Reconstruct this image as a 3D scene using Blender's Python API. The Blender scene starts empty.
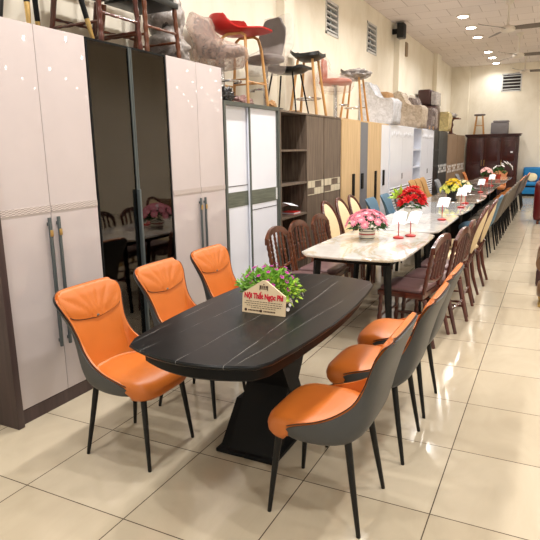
import bpy, bmesh, math, random
import numpy as np
from mathutils import Vector, Matrix, noise
random.seed(7)
PI = math.pi
S = bpy.context.scene
COL = S.collection

# ------------------------------------------------------------------ materials
def lin(c):
    return c / 12.92 if c <= 0.04045 else ((c + 0.055) / 1.055) ** 2.4
def rgb(r, g, b):
    return (lin(r / 255), lin(g / 255), lin(b / 255), 1)
MATS = {}
class NT:
    def __init__(s, name):
        s.m = bpy.data.materials.new(name); s.m.use_nodes = True
        s.t = s.m.node_tree; s.n = s.t.nodes; s.l = s.t.links
        s.p = s.n['Principled BSDF']; s.out = s.n['Material Output']; MATS[name] = s.m
    def node(s, typ, **k):
        n = s.n.new(typ)
        for a, v in k.items(): setattr(n, a, v)
        return n
    def link(s, a, b): s.l.new(a, b)
    def coord(s, sc=(1, 1, 1), loc=(0, 0, 0), rot=(0, 0, 0)):
        c = s.node('ShaderNodeTexCoord'); m = s.node('ShaderNodeMapping')
        m.inputs['Scale'].default_value = sc; m.inputs['Location'].default_value = loc
        m.inputs['Rotation'].default_value = rot
        s.link(c.outputs['Object'], m.inputs[0]); return m.outputs[0]
    def ramp(s, fac, stops):
        r = s.node('ShaderNodeValToRGB'); e = r.color_ramp.elements
        while len(e) < len(stops): e.new(0.5)
        for i, (p, c) in enumerate(stops): e[i].position = p; e[i].color = c
        s.link(fac, r.inputs[0]); return r.outputs[0]
    def noise(s, vec, scale, detail=4, rough=.5, dist=0):
        n = s.node('ShaderNodeTexNoise'); n.inputs['Scale'].default_value = scale
        n.inputs['Detail'].default_value = detail; n.inputs['Roughness'].default_value = rough
        n.inputs['Distortion'].default_value = dist
        s.link(vec, n.inputs['Vector']); return n.outputs['Fac']
    def bump(s, h, st=.2, dist=.01):
        b = s.node('ShaderNodeBump'); b.inputs['Strength'].default_value = st
        b.inputs['Distance'].default_value = dist
        s.link(h, b.inputs['Height']); s.link(b.outputs[0], s.p.inputs['Normal'])
    def mix(s, fac, a, b):
        m = s.node('ShaderNodeMix', data_type='RGBA')
        for v, i in ((fac, 0), (a, 6), (b, 7)):
            if hasattr(v, 'is_linked'): s.link(v, m.inputs[i])
            else: m.inputs[i].default_value = v
        return m.outputs[2]
def plain(name, c, rough=.5, metal=0, spec=.5, var=.06, nscale=8, bump=0, coat=0, sheen=0):
    s = NT(name); s.p.inputs['Roughness'].default_value = rough; s.p.inputs['Metallic'].default_value = metal
    s.p.inputs['Specular IOR Level'].default_value = spec; s.p.inputs['Coat Weight'].default_value = coat
    s.p.inputs['Coat Roughness'].default_value = .08
    s.p.inputs['Sheen Weight'].default_value = sheen
    f = s.noise(s.coord(), nscale)
    lo = tuple(x * (1 - var) for x in c[:3]) + (1,); hi = tuple(min(1, x * (1 + var)) for x in c[:3]) + (1,)
    s.link(s.ramp(f, [(.3, lo), (.7, hi)]), s.p.inputs['Base Color'])
    if bump: s.bump(s.noise(s.coord(), nscale * 12), bump, .004)
    return s.m
def woodm(name, c1, c2, axis='Z', scale=14, rough=.35, coat=0.0):
    s = NT(name); sc = {'X': (.06, 1, 1), 'Y': (1, .06, 1), 'Z': (1, 1, .06)}[axis]
    f = s.noise(s.coord(sc), scale, 5, .6, .6)
    s.link(s.ramp(f, [(.3, c1), (.7, c2)]), s.p.inputs['Base Color'])
    s.p.inputs['Roughness'].default_value = rough; s.p.inputs['Coat Weight'].default_value = coat
    s.p.inputs['Coat Roughness'].default_value = .12
    return s.m

M = {}
M['orange'] = plain('orange_leather', rgb(200, 110, 42), .38, var=.05, nscale=6, bump=.06)
M['shell'] = plain('charcoal_leather', rgb(66, 67, 67), .48, var=.08, bump=.08)
M['black'] = plain('black_metal', rgb(16, 15, 14), .4, spec=.3)
M['blackmatte'] = plain('black_powder_coat', rgb(12, 12, 12), .55, spec=.2)
M['piping'] = plain('dark_piping', rgb(70, 38, 22), .5)
M['white_gloss'] = plain('pinkish_white_gloss', rgb(203, 193, 193), .03, var=.015, spec=.5)
M['white'] = plain('cool_white_lacquer', rgb(234, 238, 249), .16, var=.02, nscale=2)
M['whitem'] = plain('white_matt', rgb(235, 235, 235), .5, var=.03)
M['darkwood'] = woodm('dark_brown_laminate', rgb(58, 44, 44), rgb(80, 63, 62), 'Z', 22, .4)
M['grnframe'] = plain('grey_green_laminate', rgb(86, 91, 86), .4, var=.1, nscale=20)
M['grnwood'] = woodm('grey_green_oak', rgb(78, 84, 72), rgb(112, 117, 104), 'Y', 60, .45)
M['brown'] = woodm('taupe_brown_wood', rgb(74, 60, 50), rgb(128, 112, 98), 'Z', 42, .4)
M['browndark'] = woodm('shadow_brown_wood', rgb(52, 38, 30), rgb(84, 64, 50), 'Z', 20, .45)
M['beigeblock'] = plain('beige_laminate', rgb(205, 195, 172), .4)
M['oak'] = woodm('light_oak', rgb(198, 166, 122), rgb(222, 192, 148), 'Z', 30, .4)
M['greypanel'] = plain('slate_grey_panel', rgb(112, 115, 124), .3)
M['dkgrey'] = plain('dark_grey_laminate', rgb(62, 66, 66), .35)
M['taupe'] = woodm('taupe_laminate', rgb(140, 116, 94), rgb(162, 138, 114), 'Z', 22, .4)
M['mahog'] = woodm('mahogany', rgb(38, 6, 6), rgb(66, 14, 12), 'Z', 16, .28, .4)
M['redwood'] = woodm('reddish_brown_wood', rgb(50, 15, 8), rgb(94, 36, 18), 'Z', 14, .28, .4)
M['brwood'] = woodm('chestnut_wood', rgb(66, 30, 12), rgb(112, 58, 26), 'Z', 14, .3, .3)
M['legwood'] = woodm('honey_beech', rgb(178, 128, 70), rgb(204, 156, 96), 'Z', 20, .4)
M['mauve'] = plain('mauve_brown_leather', rgb(112, 84, 84), .38, var=.08, bump=.05)
M['cream'] = plain('cream_upholstery', rgb(226, 204, 164), .7, var=.06, nscale=40)
M['blue'] = plain('dusty_blue_fabric', rgb(84, 116, 138), .75, bump=.1)
M['greyf'] = plain('taupe_grey_fabric', rgb(98, 89, 78), .7, bump=.1)
M['greyf2'] = plain('cool_grey_fabric', rgb(128, 130, 134), .7, bump=.1)
M['tan'] = plain('tan_leather', rgb(186, 142, 84), .45, bump=.08)
M['tanorange'] = plain('caramel_leather', rgb(196, 122, 66), .45, bump=.08)
M['bluesofa'] = plain('azure_fabric', rgb(16, 124, 190), .6, bump=.1)
M['redsofa'] = plain('oxblood_leather', rgb(88, 12, 16), .3, bump=.08)
M['brleather'] = plain('brown_leather', rgb(112, 82, 56), .32, bump=.1)
M['chrome'] = plain('chrome', rgb(200, 202, 205), .15, 1)
M['steel'] = plain('brushed_dark_steel', rgb(92, 100, 102), .35, .4)
M['gold'] = plain('brass', rgb(206, 176, 116), .3, 1)
M['red'] = plain('red_plastic', rgb(176, 22, 18), .35)
M['blackplastic'] = plain('black_plastic', rgb(14, 18, 17), .35)
M['paper'] = plain('white_paper', rgb(236, 238, 246), .6, var=.02)
M['kraft'] = plain('kraft_paper', rgb(176, 136, 92), .7, var=.12)
M['pinkbag'] = plain('pinkish_plastic_bag', rgb(160, 122, 116), .3, var=.2, nscale=30)
M['blackbag'] = plain('black_plastic_bag', rgb(18, 18, 22), .2, var=.2)
M['pot'] = plain('glazed_ceramic', rgb(232, 228, 216), .25)
M['potred'] = plain('terracotta_red', rgb(186, 62, 40), .5)
M['leaf'] = plain('fresh_leaf_green', rgb(124, 176, 62), .55, var=.35, nscale=40)
M['leafd'] = plain('dark_leaf_green', rgb(46, 88, 30), .55, var=.3, nscale=40)
M['lime'] = plain('lime_leaf', rgb(166, 200, 60), .55, var=.2, nscale=40)
M['purple'] = plain('magenta_petal', rgb(178, 60, 150), .6, var=.2, nscale=50)
M['pink'] = plain('pink_petal', rgb(240, 150, 170), .6, var=.12, nscale=60)
M['pinkc'] = plain('pale_pink_petal', rgb(248, 200, 196), .6, var=.08, nscale=60)
M['redf'] = plain('red_petal', rgb(206, 16, 22), .55, var=.2, nscale=60)
M['yellow'] = plain('yellow_petal', rgb(240, 208, 50), .6, var=.12, nscale=60)
M['yelgr'] = plain('lemon_green_petal', rgb(222, 224, 110), .6, var=.12, nscale=60)
M['creamf'] = plain('cream_petal', rgb(244, 232, 190), .6, var=.06, nscale=60)
M['whitef'] = plain('white_petal', rgb(248, 246, 244), .6, var=.03)
M['plaque'] = plain('cream_sign_board', rgb(226, 206, 170), .5, var=.04)
M['ink'] = plain('dark_brown_ink', rgb(84, 60, 44), .6)
M['inkred'] = plain('crimson_lettering', rgb(206, 24, 52), .5)
M['fan'] = plain('fan_white_enamel', rgb(222, 214, 202), .35)
M['fanblade'] = plain('fan_blade_grey', rgb(112, 104, 96), .5)
M['vent'] = plain('whitewashed_louvre', rgb(206, 206, 204), .7)
M['dark'] = plain('dark_interior', rgb(40, 30, 26), .6)
M['boxgrey'] = plain('grey_case_fabric', rgb(120, 116, 120), .6)
M['plate'] = plain('breaker_box', rgb(150, 130, 104), .6)
M['seatgrey'] = plain('dark_grey_fabric', rgb(92, 84, 82), .6, bump=.08)
M['seatorange'] = plain('rust_seat', rgb(178, 88, 58), .4)
M['dkbrown'] = plain('espresso_leather', rgb(64, 38, 36), .35)

# plastic film : part see-through, part glossy white
def film(name, c, alpha):
    s = NT(name); s.p.inputs['Base Color'].default_value = c
    s.p.inputs['Roughness'].default_value = .22
    n = s.noise(s.coord(), 16, 5, .6, .8)
    s.link(s.ramp(n, [(.35, (alpha * .75,) * 3 + (1,)), (.7, (min(1, alpha * 1.5),) * 3 + (1,))]), s.p.inputs['Alpha'])
    s.bump(s.noise(s.coord(), 22, 4, .6, 1.0), .7, .02)
    return s.m
M['film'] = film('clear_plastic_film', rgb(222, 208, 202), .2)
M['filmw'] = film('milky_plastic_film', rgb(222, 224, 232), .85)
M['filmg'] = film('grey_plastic_film', rgb(176, 168, 164), .8)
M['filmp'] = film('brownish_plastic_film', rgb(196, 170, 158), .45)
M['filmb'] = film('beige_plastic_film', rgb(206, 190, 172), .7)
M['filmy'] = film('yellowish_plastic_film', rgb(220, 200, 140), .7)

# tinted glass for the wardrobe
s = NT('bronze_tinted_glass'); s.n.remove(s.p)
tr = s.node('ShaderNodeBsdfTransparent'); tr.inputs[0].default_value = rgb(190, 160, 132)
gl = s.node('ShaderNodeBsdfGlossy'); gl.inputs['Roughness'].default_value = .03
gl.inputs[0].default_value = (.8, .75, .7, 1)
fr = s.node('ShaderNodeFresnel'); fr.inputs[0].default_value = 1.85
mx = s.node('ShaderNodeMixShader'); s.link(fr.outputs[0], mx.inputs[0]); s.link(tr.outputs[0], mx.inputs[1]); s.link(gl.outputs[0], mx.inputs[2])
s.link(mx.outputs[0], s.out.inputs[0]); M['tint'] = s.m

# floor : polished beige 60 cm porcelain tiles
s = NT('polished_beige_tile')
br = s.node('ShaderNodeTexBrick', offset=0.0, squash=1.0)
for k, v in (('Scale', 1.0), ('Mortar Size', .0028), ('Mortar Smooth', .1), ('Brick Width', .6), ('Row Height', .6), ('Bias', 0.0)):
    br.inputs[k].default_value = v
s.link(s.coord(loc=(.365 + 6, -2.238 + 6, 0)), br.inputs['Vector'])
br.inputs['Color1'].default_value = rgb(196, 184, 162); br.inputs['Color2'].default_value = rgb(189, 176, 153)
br.inputs['Mortar'].default_value = rgb(84, 72, 60)
vein = s.ramp(s.noise(s.coord((1, .35, 1), rot=(0, 0, .5)), 3.2, 6, .6, 1.4), [(.3, (.86, .85, .83, 1)), (.62, (1, 1, 1, 1))])
mm = s.node('ShaderNodeMix', data_type='RGBA', blend_type='MULTIPLY'); mm.inputs[0].default_value = .8
s.link(br.outputs['Color'], mm.inputs[6]); s.link(vein, mm.inputs[7]); s.link(mm.outputs[2], s.p.inputs['Base Color'])
s.p.inputs['Roughness'].default_value = .13; s.p.inputs['Specular IOR Level'].default_value = .6
M['floor'] = s.m
# ceiling : mineral panels with dark joints
s = NT('ceiling_panels')
br = s.node('ShaderNodeTexBrick', offset=0.5)
for k, v in (('Scale', 1.0), ('Mortar Size', .006), ('Brick Width', .6), ('Row Height', .6)): br.inputs[k].default_value = v
s.link(s.coord(rot=(0, 0, 0), loc=(5.1, 9, 0)), br.inputs['Vector'])
br.inputs['Color1'].default_value = rgb(234, 225, 220); br.inputs['Color2'].default_value = rgb(228, 219, 214); br.inputs['Mortar'].default_value = rgb(182, 170, 162)
s.link(br.outputs['Color'], s.p.inputs['Base Color']); s.p.inputs['Roughness'].default_value = .8
M['ceil'] = s.m
# walls : cream paint with weathered patches
s = NT('cream_wall_paint')
f = s.noise(s.coord((1, 1, .6)), 1.3, 6, .65, .5)
s.link(s.ramp(f, [(.25, rgb(228, 219, 199)), (.5, rgb(243, 236, 220)), (.75, rgb(248, 242, 229))]), s.p.inputs['Base Color'])
s.p.inputs['Roughness'].default_value = .75; M['wall'] = s.m
# black sintered stone with thin white veins running lengthwise (local y)
s = NT('black_stone_white_veins')
c = s.coord(); sep = s.node('ShaderNodeSeparateXYZ'); s.link(c, sep.inputs[0])
def math_(s, op, a, b=None):
    n = s.node('ShaderNodeMath', operation=op)
    for i, v in enumerate((a, b)):
        if v is None: continue
        if hasattr(v, 'is_linked'): s.link(v, n.inputs[i])
        else: n.inputs[i].default_value = v
    return n.outputs[0]
nz = s.noise(c, 3, 2); tot = None
for a, b, w in ((-.33, -.04, .0009), (-.16, .06, .0008), (.03, .03, .0008), (.17, -.05, .0011), (.3, .06, .0008)):
    e = math_(s, 'MULTIPLY_ADD', sep.outputs['Y'], b); e.node.inputs[2].default_value = a
    d = math_(s, 'ABSOLUTE', math_(s, 'SUBTRACT', math_(s, 'ADD', sep.outputs['X'], math_(s, 'MULTIPLY', nz, .03)), e))
    k = math_(s, 'LESS_THAN', d, w)
    tot = k if tot is None else math_(s, 'MAXIMUM', tot, k)
brk = s.ramp(s.noise(s.coord((1, .5, 1)), 9, 3), [(.42, (0, 0, 0, 1)), (.55, (1, 1, 1, 1))])
s.link(s.mix(math_(s, 'MULTIPLY', tot, brk), rgb(24, 25, 26), rgb(150, 148, 146)), s.p.inputs['Base Color'])
s.p.inputs['Roughness'].default_value = .28; s.p.inputs['Specular IOR Level'].default_value = .16; M['blackstone'] = s.m
def marble(name, base, v1, v2, rough=.05, scale=2.2):
    s = NT(name); a = s.noise(s.coord((1, .6, 1), rot=(0, 0, .6)), scale, 7, .62, 2.2)
    b = s.noise(s.coord(), scale * 3, 6, .6, 1.2)
    c1 = s.ramp(a, [(.0, base), (.44, base), (.5, v1), (.55, base), (.68, v2), (.74, base)])
    c2 = s.ramp(b, [(.35, (.88, .86, .84, 1)), (.6, (1, 1, 1, 1))])
    m = s.node('ShaderNodeMix', data_type='RGBA', blend_type='MULTIPLY'); m.inputs[0].default_value = .7
    s.link(c1, m.inputs[6]); s.link(c2, m.inputs[7]); s.link(m.outputs[2], s.p.inputs['Base Color'])
    s.p.inputs['Roughness'].default_value = rough; s.p.inputs['Coat Weight'].default_value = .4
    M[name] = s.m
marble('golden_marble', rgb(230, 229, 226), rgb(208, 194, 168), rgb(220, 216, 210), .05, 1.7)
marble('white_marble', rgb(226, 226, 226), rgb(200, 200, 202), rgb(206, 204, 200))
marble('grey_marble', rgb(206, 206, 208), rgb(160, 162, 168), rgb(180, 178, 174))
marble('beige_marble', rgb(184, 172, 158), rgb(140, 120, 104), rgb(158, 146, 132))
marble('slate_stone', rgb(112, 104, 98), rgb(86, 78, 72), rgb(140, 130, 122), .12)
# small embossed pattern band
s = NT('embossed_band')
ck = s.node('ShaderNodeTexChecker'); ck.inputs['Scale'].default_value = 1
s.link(s.coord((1, 48, 150)), ck.inputs['Vector'])
ck.inputs['Color1'].default_value = rgb(212, 201, 197); ck.inputs['Color2'].default_value = rgb(168, 156, 152)
s.link(ck.outputs[0], s.p.inputs['Base Color']); s.p.inputs['Roughness'].default_value = .25; M['band'] = s.m
# lamp lens
s = NT('lamp_lens'); s.p.inputs['Emission Color'].default_value = (1, .95, .86, 1); s.p.inputs['Emission Strength'].default_value = 22
M['lens'] = s.m
# louvred white door
s = NT('louvred_white'); wv = s.node('ShaderNodeTexWave', wave_type='BANDS', bands_direction='Z'); wv.inputs['Scale'].default_value = 5.5
s.link(s.coord(), wv.inputs[0]); s.bump(wv.outputs[0], 1, .03)
s.p.inputs['Base Color'].default_value = rgb(232, 236, 248); s.p.inputs['Roughness'].default_value = .25; M['louvre'] = s.m
# stripes of the pot
s = NT('striped_pot'); sp = s.node('ShaderNodeSeparateXYZ'); s.link(s.coord(), sp.inputs[0])
mp = s.node('ShaderNodeMapRange'); mp.inputs[2].default_value = .1; s.link(sp.outputs['Z'], mp.inputs[0])
r = s.node('ShaderNodeValToRGB'); r.color_ramp.interpolation = 'CONSTANT'; e = r.color_ramp.elements
while len(e) < 7: e.new(.5)
for i, (p_, c_) in enumerate(((0, rgb(226, 216, 196)), (.12, rgb(40, 30, 28)), (.2, rgb(230, 222, 204)), (.48, rgb(176, 40, 40)), (.6, rgb(230, 222, 204)), (.8, rgb(60, 40, 36)), (.86, rgb(230, 222, 204)))):
    e[i].position = p_; e[i].color = c_
s.link(mp.outputs[0], r.inputs[0]); s.link(r.outputs[0], s.p.inputs['Base Color']); s.p.inputs['Roughness'].default_value = .3; M['striped'] = s.m

# ------------------------------------------------------------------ mesh builder
class B:
    def __init__(s): s.bm = bmesh.new()
    def box(s, x0, x1, y0, y1, z0, z1, bev=0):
        vs = [s.bm.verts.new((x, y, z)) for x in (x0, x1) for y in (y0, y1) for z in (z0, z1)]
        fs = [s.bm.faces.new([vs[i] for i in q]) for q in ((0, 1, 3, 2), (4, 6, 7, 5), (0, 4, 5, 1), (2, 3, 7, 6), (0, 2, 6, 4), (1, 5, 7, 3))]
        if bev:
            ed = {e for f in fs for e in f.edges}
            bmesh.ops.bevel(s.bm, geom=list(ed), offset=bev, segments=2, affect='EDGES', profile=.6)
        return s
    def tube(s, pts, rad, n=10, closed=False, cap=True):
        pts = [Vector(p) for p in pts]; N = len(pts)
        if not hasattr(rad, '__len__'): rad = [rad] * N
        rings = []; prev = None
        for i, p in enumerate(pts):
            if closed: d = pts[(i + 1) % N] - pts[i - 1]
            else: d = pts[min(i + 1, N - 1)] - pts[max(i - 1, 0)]
            d.normalize()
            if prev is None:
                a = Vector((0, 0, 1)) if abs(d.z) < .9 else Vector((1, 0, 0))
                u = d.cross(a).normalized()
            else: u = (prev - d * prev.dot(d)).normalized()
            prev = u; v = d.cross(u)
            rings.append([s.bm.verts.new(p + (u * math.cos(2 * PI * k / n) + v * math.sin(2 * PI * k / n)) * rad[i]) for k in range(n)])
        for i in range(N if closed else N - 1):
            a, b = rings[i], rings[(i + 1) % N]
            for k in range(n): s.bm.faces.new((a[k], a[(k + 1) % n], b[(k + 1) % n], b[k]))
        if cap and not closed: s.bm.faces.new(rings[0][::-1]); s.bm.faces.new(rings[-1])
        return s
    def lathe(s, prof, c=(0, 0, 0), n=20):
        rings = []
        for r, z in prof:
            rings.append([s.bm.verts.new((c[0] + max(r, 1e-4) * math.cos(2 * PI * k / n), c[1] + max(r, 1e-4) * math.sin(2 * PI * k / n), c[2] + z)) for k in range(n)])
        for a, b in zip(rings, rings[1:]):
            for k in range(n): s.bm.faces.new((a[k], a[(k + 1) % n], b[(k + 1) % n], b[k]))
        s.bm.faces.new(rings[0][::-1]); s.bm.faces.new(rings[-1]); return s
    def rings(s, rs, cap=True):
        vr = [[s.bm.verts.new(p) for p in r] for r in rs]; n = len(vr[0])
        for a, b in zip(vr, vr[1:]):
            for k in range(n): s.bm.faces.new((a[k], a[(k + 1) % n], b[(k + 1) % n], b[k]))
        if cap: s.bm.faces.new(vr[0][::-1]); s.bm.faces.new(vr[-1])
        return s
    def pad(s, outl, prof, c=(0, 0)):
        """stack of scaled copies of a plan outline; prof = [(scale, z)]"""
        return s.rings([[(c[0] + (x - c[0]) * k, c[1] + (y - c[1]) * k, z) for x, y in outl] for k, z in prof])
    def inset(s, outl, prof):
        """stack of inset copies of a convex outline; prof = [(inset, z)]"""
        n = len(outl); cx = sum(p[0] for p in outl) / n; cy = sum(p[1] for p in outl) / n
        R = []
        for d, z in prof:
            row = []
            for x, y in outl:
                l = math.hypot(x - cx, y - cy); k = max(0, (l - d) / l); row.append((cx + (x - cx) * k, cy + (y - cy) * k, z))
            R.append(row)
        return s.rings(R)
    def solid(s, G1, G2):
        """closed sheet between two grids (lists of rows)"""
        A = [[s.bm.verts.new(p) for p in r] for r in G1]; Bv = [[s.bm.verts.new(p) for p in r] for r in G2]
        m, n = len(A), len(A[0])
        for i in range(m - 1):
            for j in range(n - 1):
                s.bm.faces.new((A[i][j], A[i][j + 1], A[i + 1][j + 1], A[i + 1][j]))
                s.bm.faces.new((Bv[i][j], Bv[i + 1][j], Bv[i + 1][j + 1], Bv[i][j + 1]))
        for i in range(m - 1):
            s.bm.faces.new((A[i][0], A[i + 1][0], Bv[i + 1][0], Bv[i][0])); s.bm.faces.new((A[i][-1], Bv[i][-1], Bv[i + 1][-1], A[i + 1][-1]))
        for j in range(n - 1):
            s.bm.faces.new((A[0][j], Bv[0][j], Bv[0][j + 1], A[0][j + 1])); s.bm.faces.new((A[-1][j], A[-1][j + 1], Bv[-1][j + 1], Bv[-1][j]))
        return s
    def prism(s, poly, a0, a1, axis='X'):
        """poly in the other two axes, extruded along axis"""
        def P(u, v, w): return {'X': (w, u, v), 'Y': (u, w, v), 'Z': (u, v, w)}[axis]
        return s.rings([[P(u, v, a0) for u, v in poly], [P(u, v, a1) for u, v in poly]])
    def blob(s, c, r, sub=3, amp=.2, freq=3, seed=0, flat=None):
        g = bmesh.ops.create_icosphere(s.bm, subdivisions=sub, radius=1)
        for v in g['verts']:
            d = v.co.normalized(); n_ = noise.noise(d * freq + Vector((seed * 7.1, seed * 3.3, seed))) + .5 * noise.noise(d * freq * 2.7 + Vector((seed, 9, seed * 2.2)))
            k = 1 + amp * n_; v.co = Vector((c[0] + d.x * r[0] * k, c[1] + d.y * r[1] * k, c[2] + d.z * r[2] * k))
            if flat is not None: v.co.z = max(v.co.z, flat)
        return s
    def xf(s, m): s.bm.transform(m); return s
    def build(s, name, mat, parent=None, off=None, angle=40):
        if off is not None: s.bm.transform(Matrix.Translation(-Vector(off)))
        bmesh.ops.recalc_face_normals(s.bm, faces=s.bm.faces)
        me = bpy.data.meshes.new(name); s.bm.to_mesh(me); s.bm.free()
        for p in me.polygons: p.use_smooth = True
        me.set_sharp_from_angle(angle=math.radians(angle))
        o = bpy.data.objects.new(name, me); COL.objects.link(o)
        me.materials.append(M[mat])
        if parent is not None: o.parent = parent
        return o
def tag(o, label, cat, group=None):
    o['label'] = label; o['category'] = cat
    if group: o['group'] = group
    return o
def thing(name, label, cat, loc=(0, 0, 0), rz=0, group=None):
    o = bpy.data.objects.new(name, None); COL.objects.link(o); o.empty_display_size = .1
    o.location = loc; o.rotation_euler = (0, 0, rz); return tag(o, label, cat, group)
def copy_tree(o, loc=None, rz=None, label=None, group=None, parent=None):
    c = o.copy(); COL.objects.link(c)
    if parent is not None: c.parent = parent
    if loc is not None: c.location = loc
    if rz is not None: c.rotation_euler = (0, 0, rz)
    if label: c['label'] = label
    if group: c['group'] = group
    for ch in list(o.children):
        if ch.name != c.name: copy_tree(ch, parent=c)
    return c
def struct(name, b, mat, parent=None):
    o = b.build(name, mat, parent)
    if parent is None: o['kind'] = 'structure'
    return o
def rrect(hx, hy, r, n=6, c=(0, 0)):
    o = []
    for q, (sx, sy) in enumerate(((1, 1), (-1, 1), (-1, -1), (1, -1))):
        for k in range(n + 1):
            a = q * PI / 2 + k * PI / 2 / n
            o.append((c[0] + sx * (hx - r) + r * math.cos(a), c[1] + sy * (hy - r) + r * math.sin(a)))
    return o
def sell(hx, hy, e=3.0, n=40, c=(0, 0)):
    o = []
    for k in range(n):
        a = 2 * PI * k / n; ca, sa = math.cos(a), math.sin(a)
        o.append((c[0] + hx * math.copysign(abs(ca) ** (2 / e), ca), c[1] + hy * math.copysign(abs(sa) ** (2 / e), sa)))
    return o

# ------------------------------------------------------------------ room shell
XW, YB, ZC = -3.3, 20.6, 4.2
struct('floor', B().box(-3.5, 5.2, -4.2, YB + .2, -.1, 0), 'floor')
struct('ceiling', B().box(-3.5, 5.2, -4.2, YB + .2, ZC, ZC + .1), 'ceil')
holes = [(8.6, 9.17, 3.33, 3.83), (10.75, 11.38, 3.36, 3.9)]
def wall_with_holes(name, horiz, lo, hi, at0, at1, holes):
    ys = sorted({lo, hi} | {v for h in holes for v in h[:2]}); zs = sorted({0, ZC} | {v for h in holes for v in h[2:]})
    b = B()
    for y0, y1 in zip(ys, ys[1:]):
        for z0, z1 in zip(zs, zs[1:]):
            if any(h[0] <= y0 and y1 <= h[1] and h[2] <= z0 and z1 <= h[3] for h in holes): continue
            if horiz == 'Y': b.box(at0, at1, y0, y1, z0, z1)
            else: b.box(y0, y1, at0, at1, z0, z1)
    return struct(name, b, 'wall')
wall_with_holes('wall_left', 'Y', -4.2, YB + .2, XW - .2, XW, holes)
bh = (-1.73, -1.12, 3.33, 3.9)
wall_with_holes('wall_back', 'X', XW, 5.2, YB, YB + .2, [bh])
struct('wall_right', B().box(5.0, 5.2, -4.2, YB, 0, ZC), 'wall')
# open shop front behind the camera: piers and a lintel only
struct('wall_front', B().box(XW, -2.2, -4.2, -4.0, 0, ZC).box(4.2, 5.0, -4.2, -4.0, 0, ZC).box(-2.2, 4.2, -4.2, -4.0, 3.3, ZC), 'wall')
for i, (y0, y1) in enumerate(((6.86, 7.16), (12.75, 13.25), (17.2, 17.8))):
    struct('trim_%d' % (i + 1), B().box(XW, XW + .12, y0, y1, 0, ZC), 'wall')
struct('trim_4', B().box(XW, -2.72, YB - .14, YB, 0, ZC), 'wall')
def louvre(name, y0, y1, z0, z1, horiz):
    f = B(); t = .035
    def bx(b, a0, a1, c0, c1, d0, d1):
        if horiz == 'Y': b.box(XW - d1, XW - d0, a0, a1, c0, c1)
        else: b.box(a0, a1, YB + d0, YB + d1, c0, c1)
    bx(f, y0, y0 + t, z0, z1, -.012, .1); bx(f, y1 - t, y1, z0, z1, -.012, .1); bx(f, y0, y1, z0, z0 + t, -.012, .1); bx(f, y0, y1, z1 - t, z1, -.012, .1)
    w = struct(name, f, 'vent')
    n = 5
    for i in range(n):
        zc = z0 + t + (i + .5) * (z1 - z0 - 2 * t) / n; b = B()
        bx(b, y0 + t, y1 - t, zc - .014, zc + .008, .0, .06)
        b.build('window_slat', 'vent', w)
    b = B(); bx(b, y0 + t, y1 - t, z0 + t, z1 - t, .12, .13); b.build('window_dark_backing', 'dark', w)  # dark sheet added behind the slats for the shade of the opening
louvre('window_1', *holes[0], 'Y'); louvre('window_2', *holes[1], 'Y'); louvre('window_3', *bh, 'X')

# ------------------------------------------------------------------ wardrobes
class W:
    """a wardrobe along the left wall; every part built in world coordinates"""
    def __init__(s, name, label, y0, y1, cat='wardrobe', x=-2.97):
        s.loc = (x, (y0 + y1) / 2, 0); s.root = thing(name, label, cat, s.loc)
    def bx(s, name, mat, boxes, par=None, bev=0):
        b = B()
        for q in boxes: b.box(*q, bev)
        return b.build(name, mat, par or s.root, s.loc)
XR, XF = -3.27, -2.69
def carcass(w, mat, y0, y1, zt, t=.02, base=.09, xf=XF - .022, shelves=()):
    q = [(XR, xf, y0, y0 + t, 0, zt), (XR, xf, y1 - t, y1, 0, zt), (XR, xf, y0 + t, y1 - t, zt - t, zt), (XR, xf, y0 + t, y1 - t, 0, base), (XR, XR + .015, y0 + t, y1 - t, base, zt - t)]
    c = w.bx('carcass', mat, q)
    for z in shelves: w.bx('shelf', mat, [(XR + .02, xf - .01, y0 + t + .002, y1 - t - .002, z, z + .018)])
    return c
def gloss_wardrobe(label, y0, ym, y1, hz, side):
    w = W('wardrobe', label, y0, y1)
    carcass(w, 'darkwood', y0, y1, 2.285)
    if side: w.bx('side_panel', 'darkwood', [(XR, XF + .03, y0 - .045, y0 - .001, 0, 2.29)], bev=.006)
    w.bx('plinth', 'darkwood', [(XF - .02, XF - .002, y0 + .001, y1 - .001, .0, .085)])
    for a, b_, hy in ((y0, ym, ym - .035), (ym, y1, ym + .035)):
        d = w.bx('door', 'white_gloss', [(XF - .02, XF, a + .0025, b_ - .0025, .09, 2.29)], bev=.002)
        w.bx('pattern_band', 'band', [(XF + .0005, XF + .004, a + .004, b_ - .004, 1.232, 1.27)], d)
        hb = B().box(XF + .012, XF + .028, hy - .009, hy + .009, hz[0], hz[1], .004)
        hb.box(XF, XF + .014, hy - .005, hy + .005, hz[0] + .03, hz[0] + .05).box(XF, XF + .014, hy - .005, hy + .005, hz[1] - .05, hz[1] - .03)
        hb.build('handle', 'steel', d, w.loc)
        w.bx('handle_clasp', 'gold', [(XF + .0265, XF + .034, hy - .011, hy + .011, 1.085, 1.125)], d, .004)
    return w
gloss_wardrobe('pinkish white gloss wardrobe at the near left corner, with dark side panel', 2.05, 2.42, 2.815, (.39, 1.2), True)
gloss_wardrobe('pinkish white gloss wardrobe between the dark glass wardrobe and the grey-framed one', 3.655, 4.055, 4.46, (.46, 1.185), False)
w = W('glass_wardrobe', 'tall wardrobe with two dark tinted glass doors between white gloss wardrobes', 2.82, 3.65)
carcass(w, 'brown', 2.82, 3.65, 2.285)
for z in (.55, 1.02, 1.45, 1.72): w.bx('shelf', 'oak', [(XR + .02, XF - .035, 2.842, 3.628, z, z + .02)])
w.bx('plinth', 'blackmatte', [(XF - .02, XF - .002, 2.821, 3.649, 0, .085)])
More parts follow.
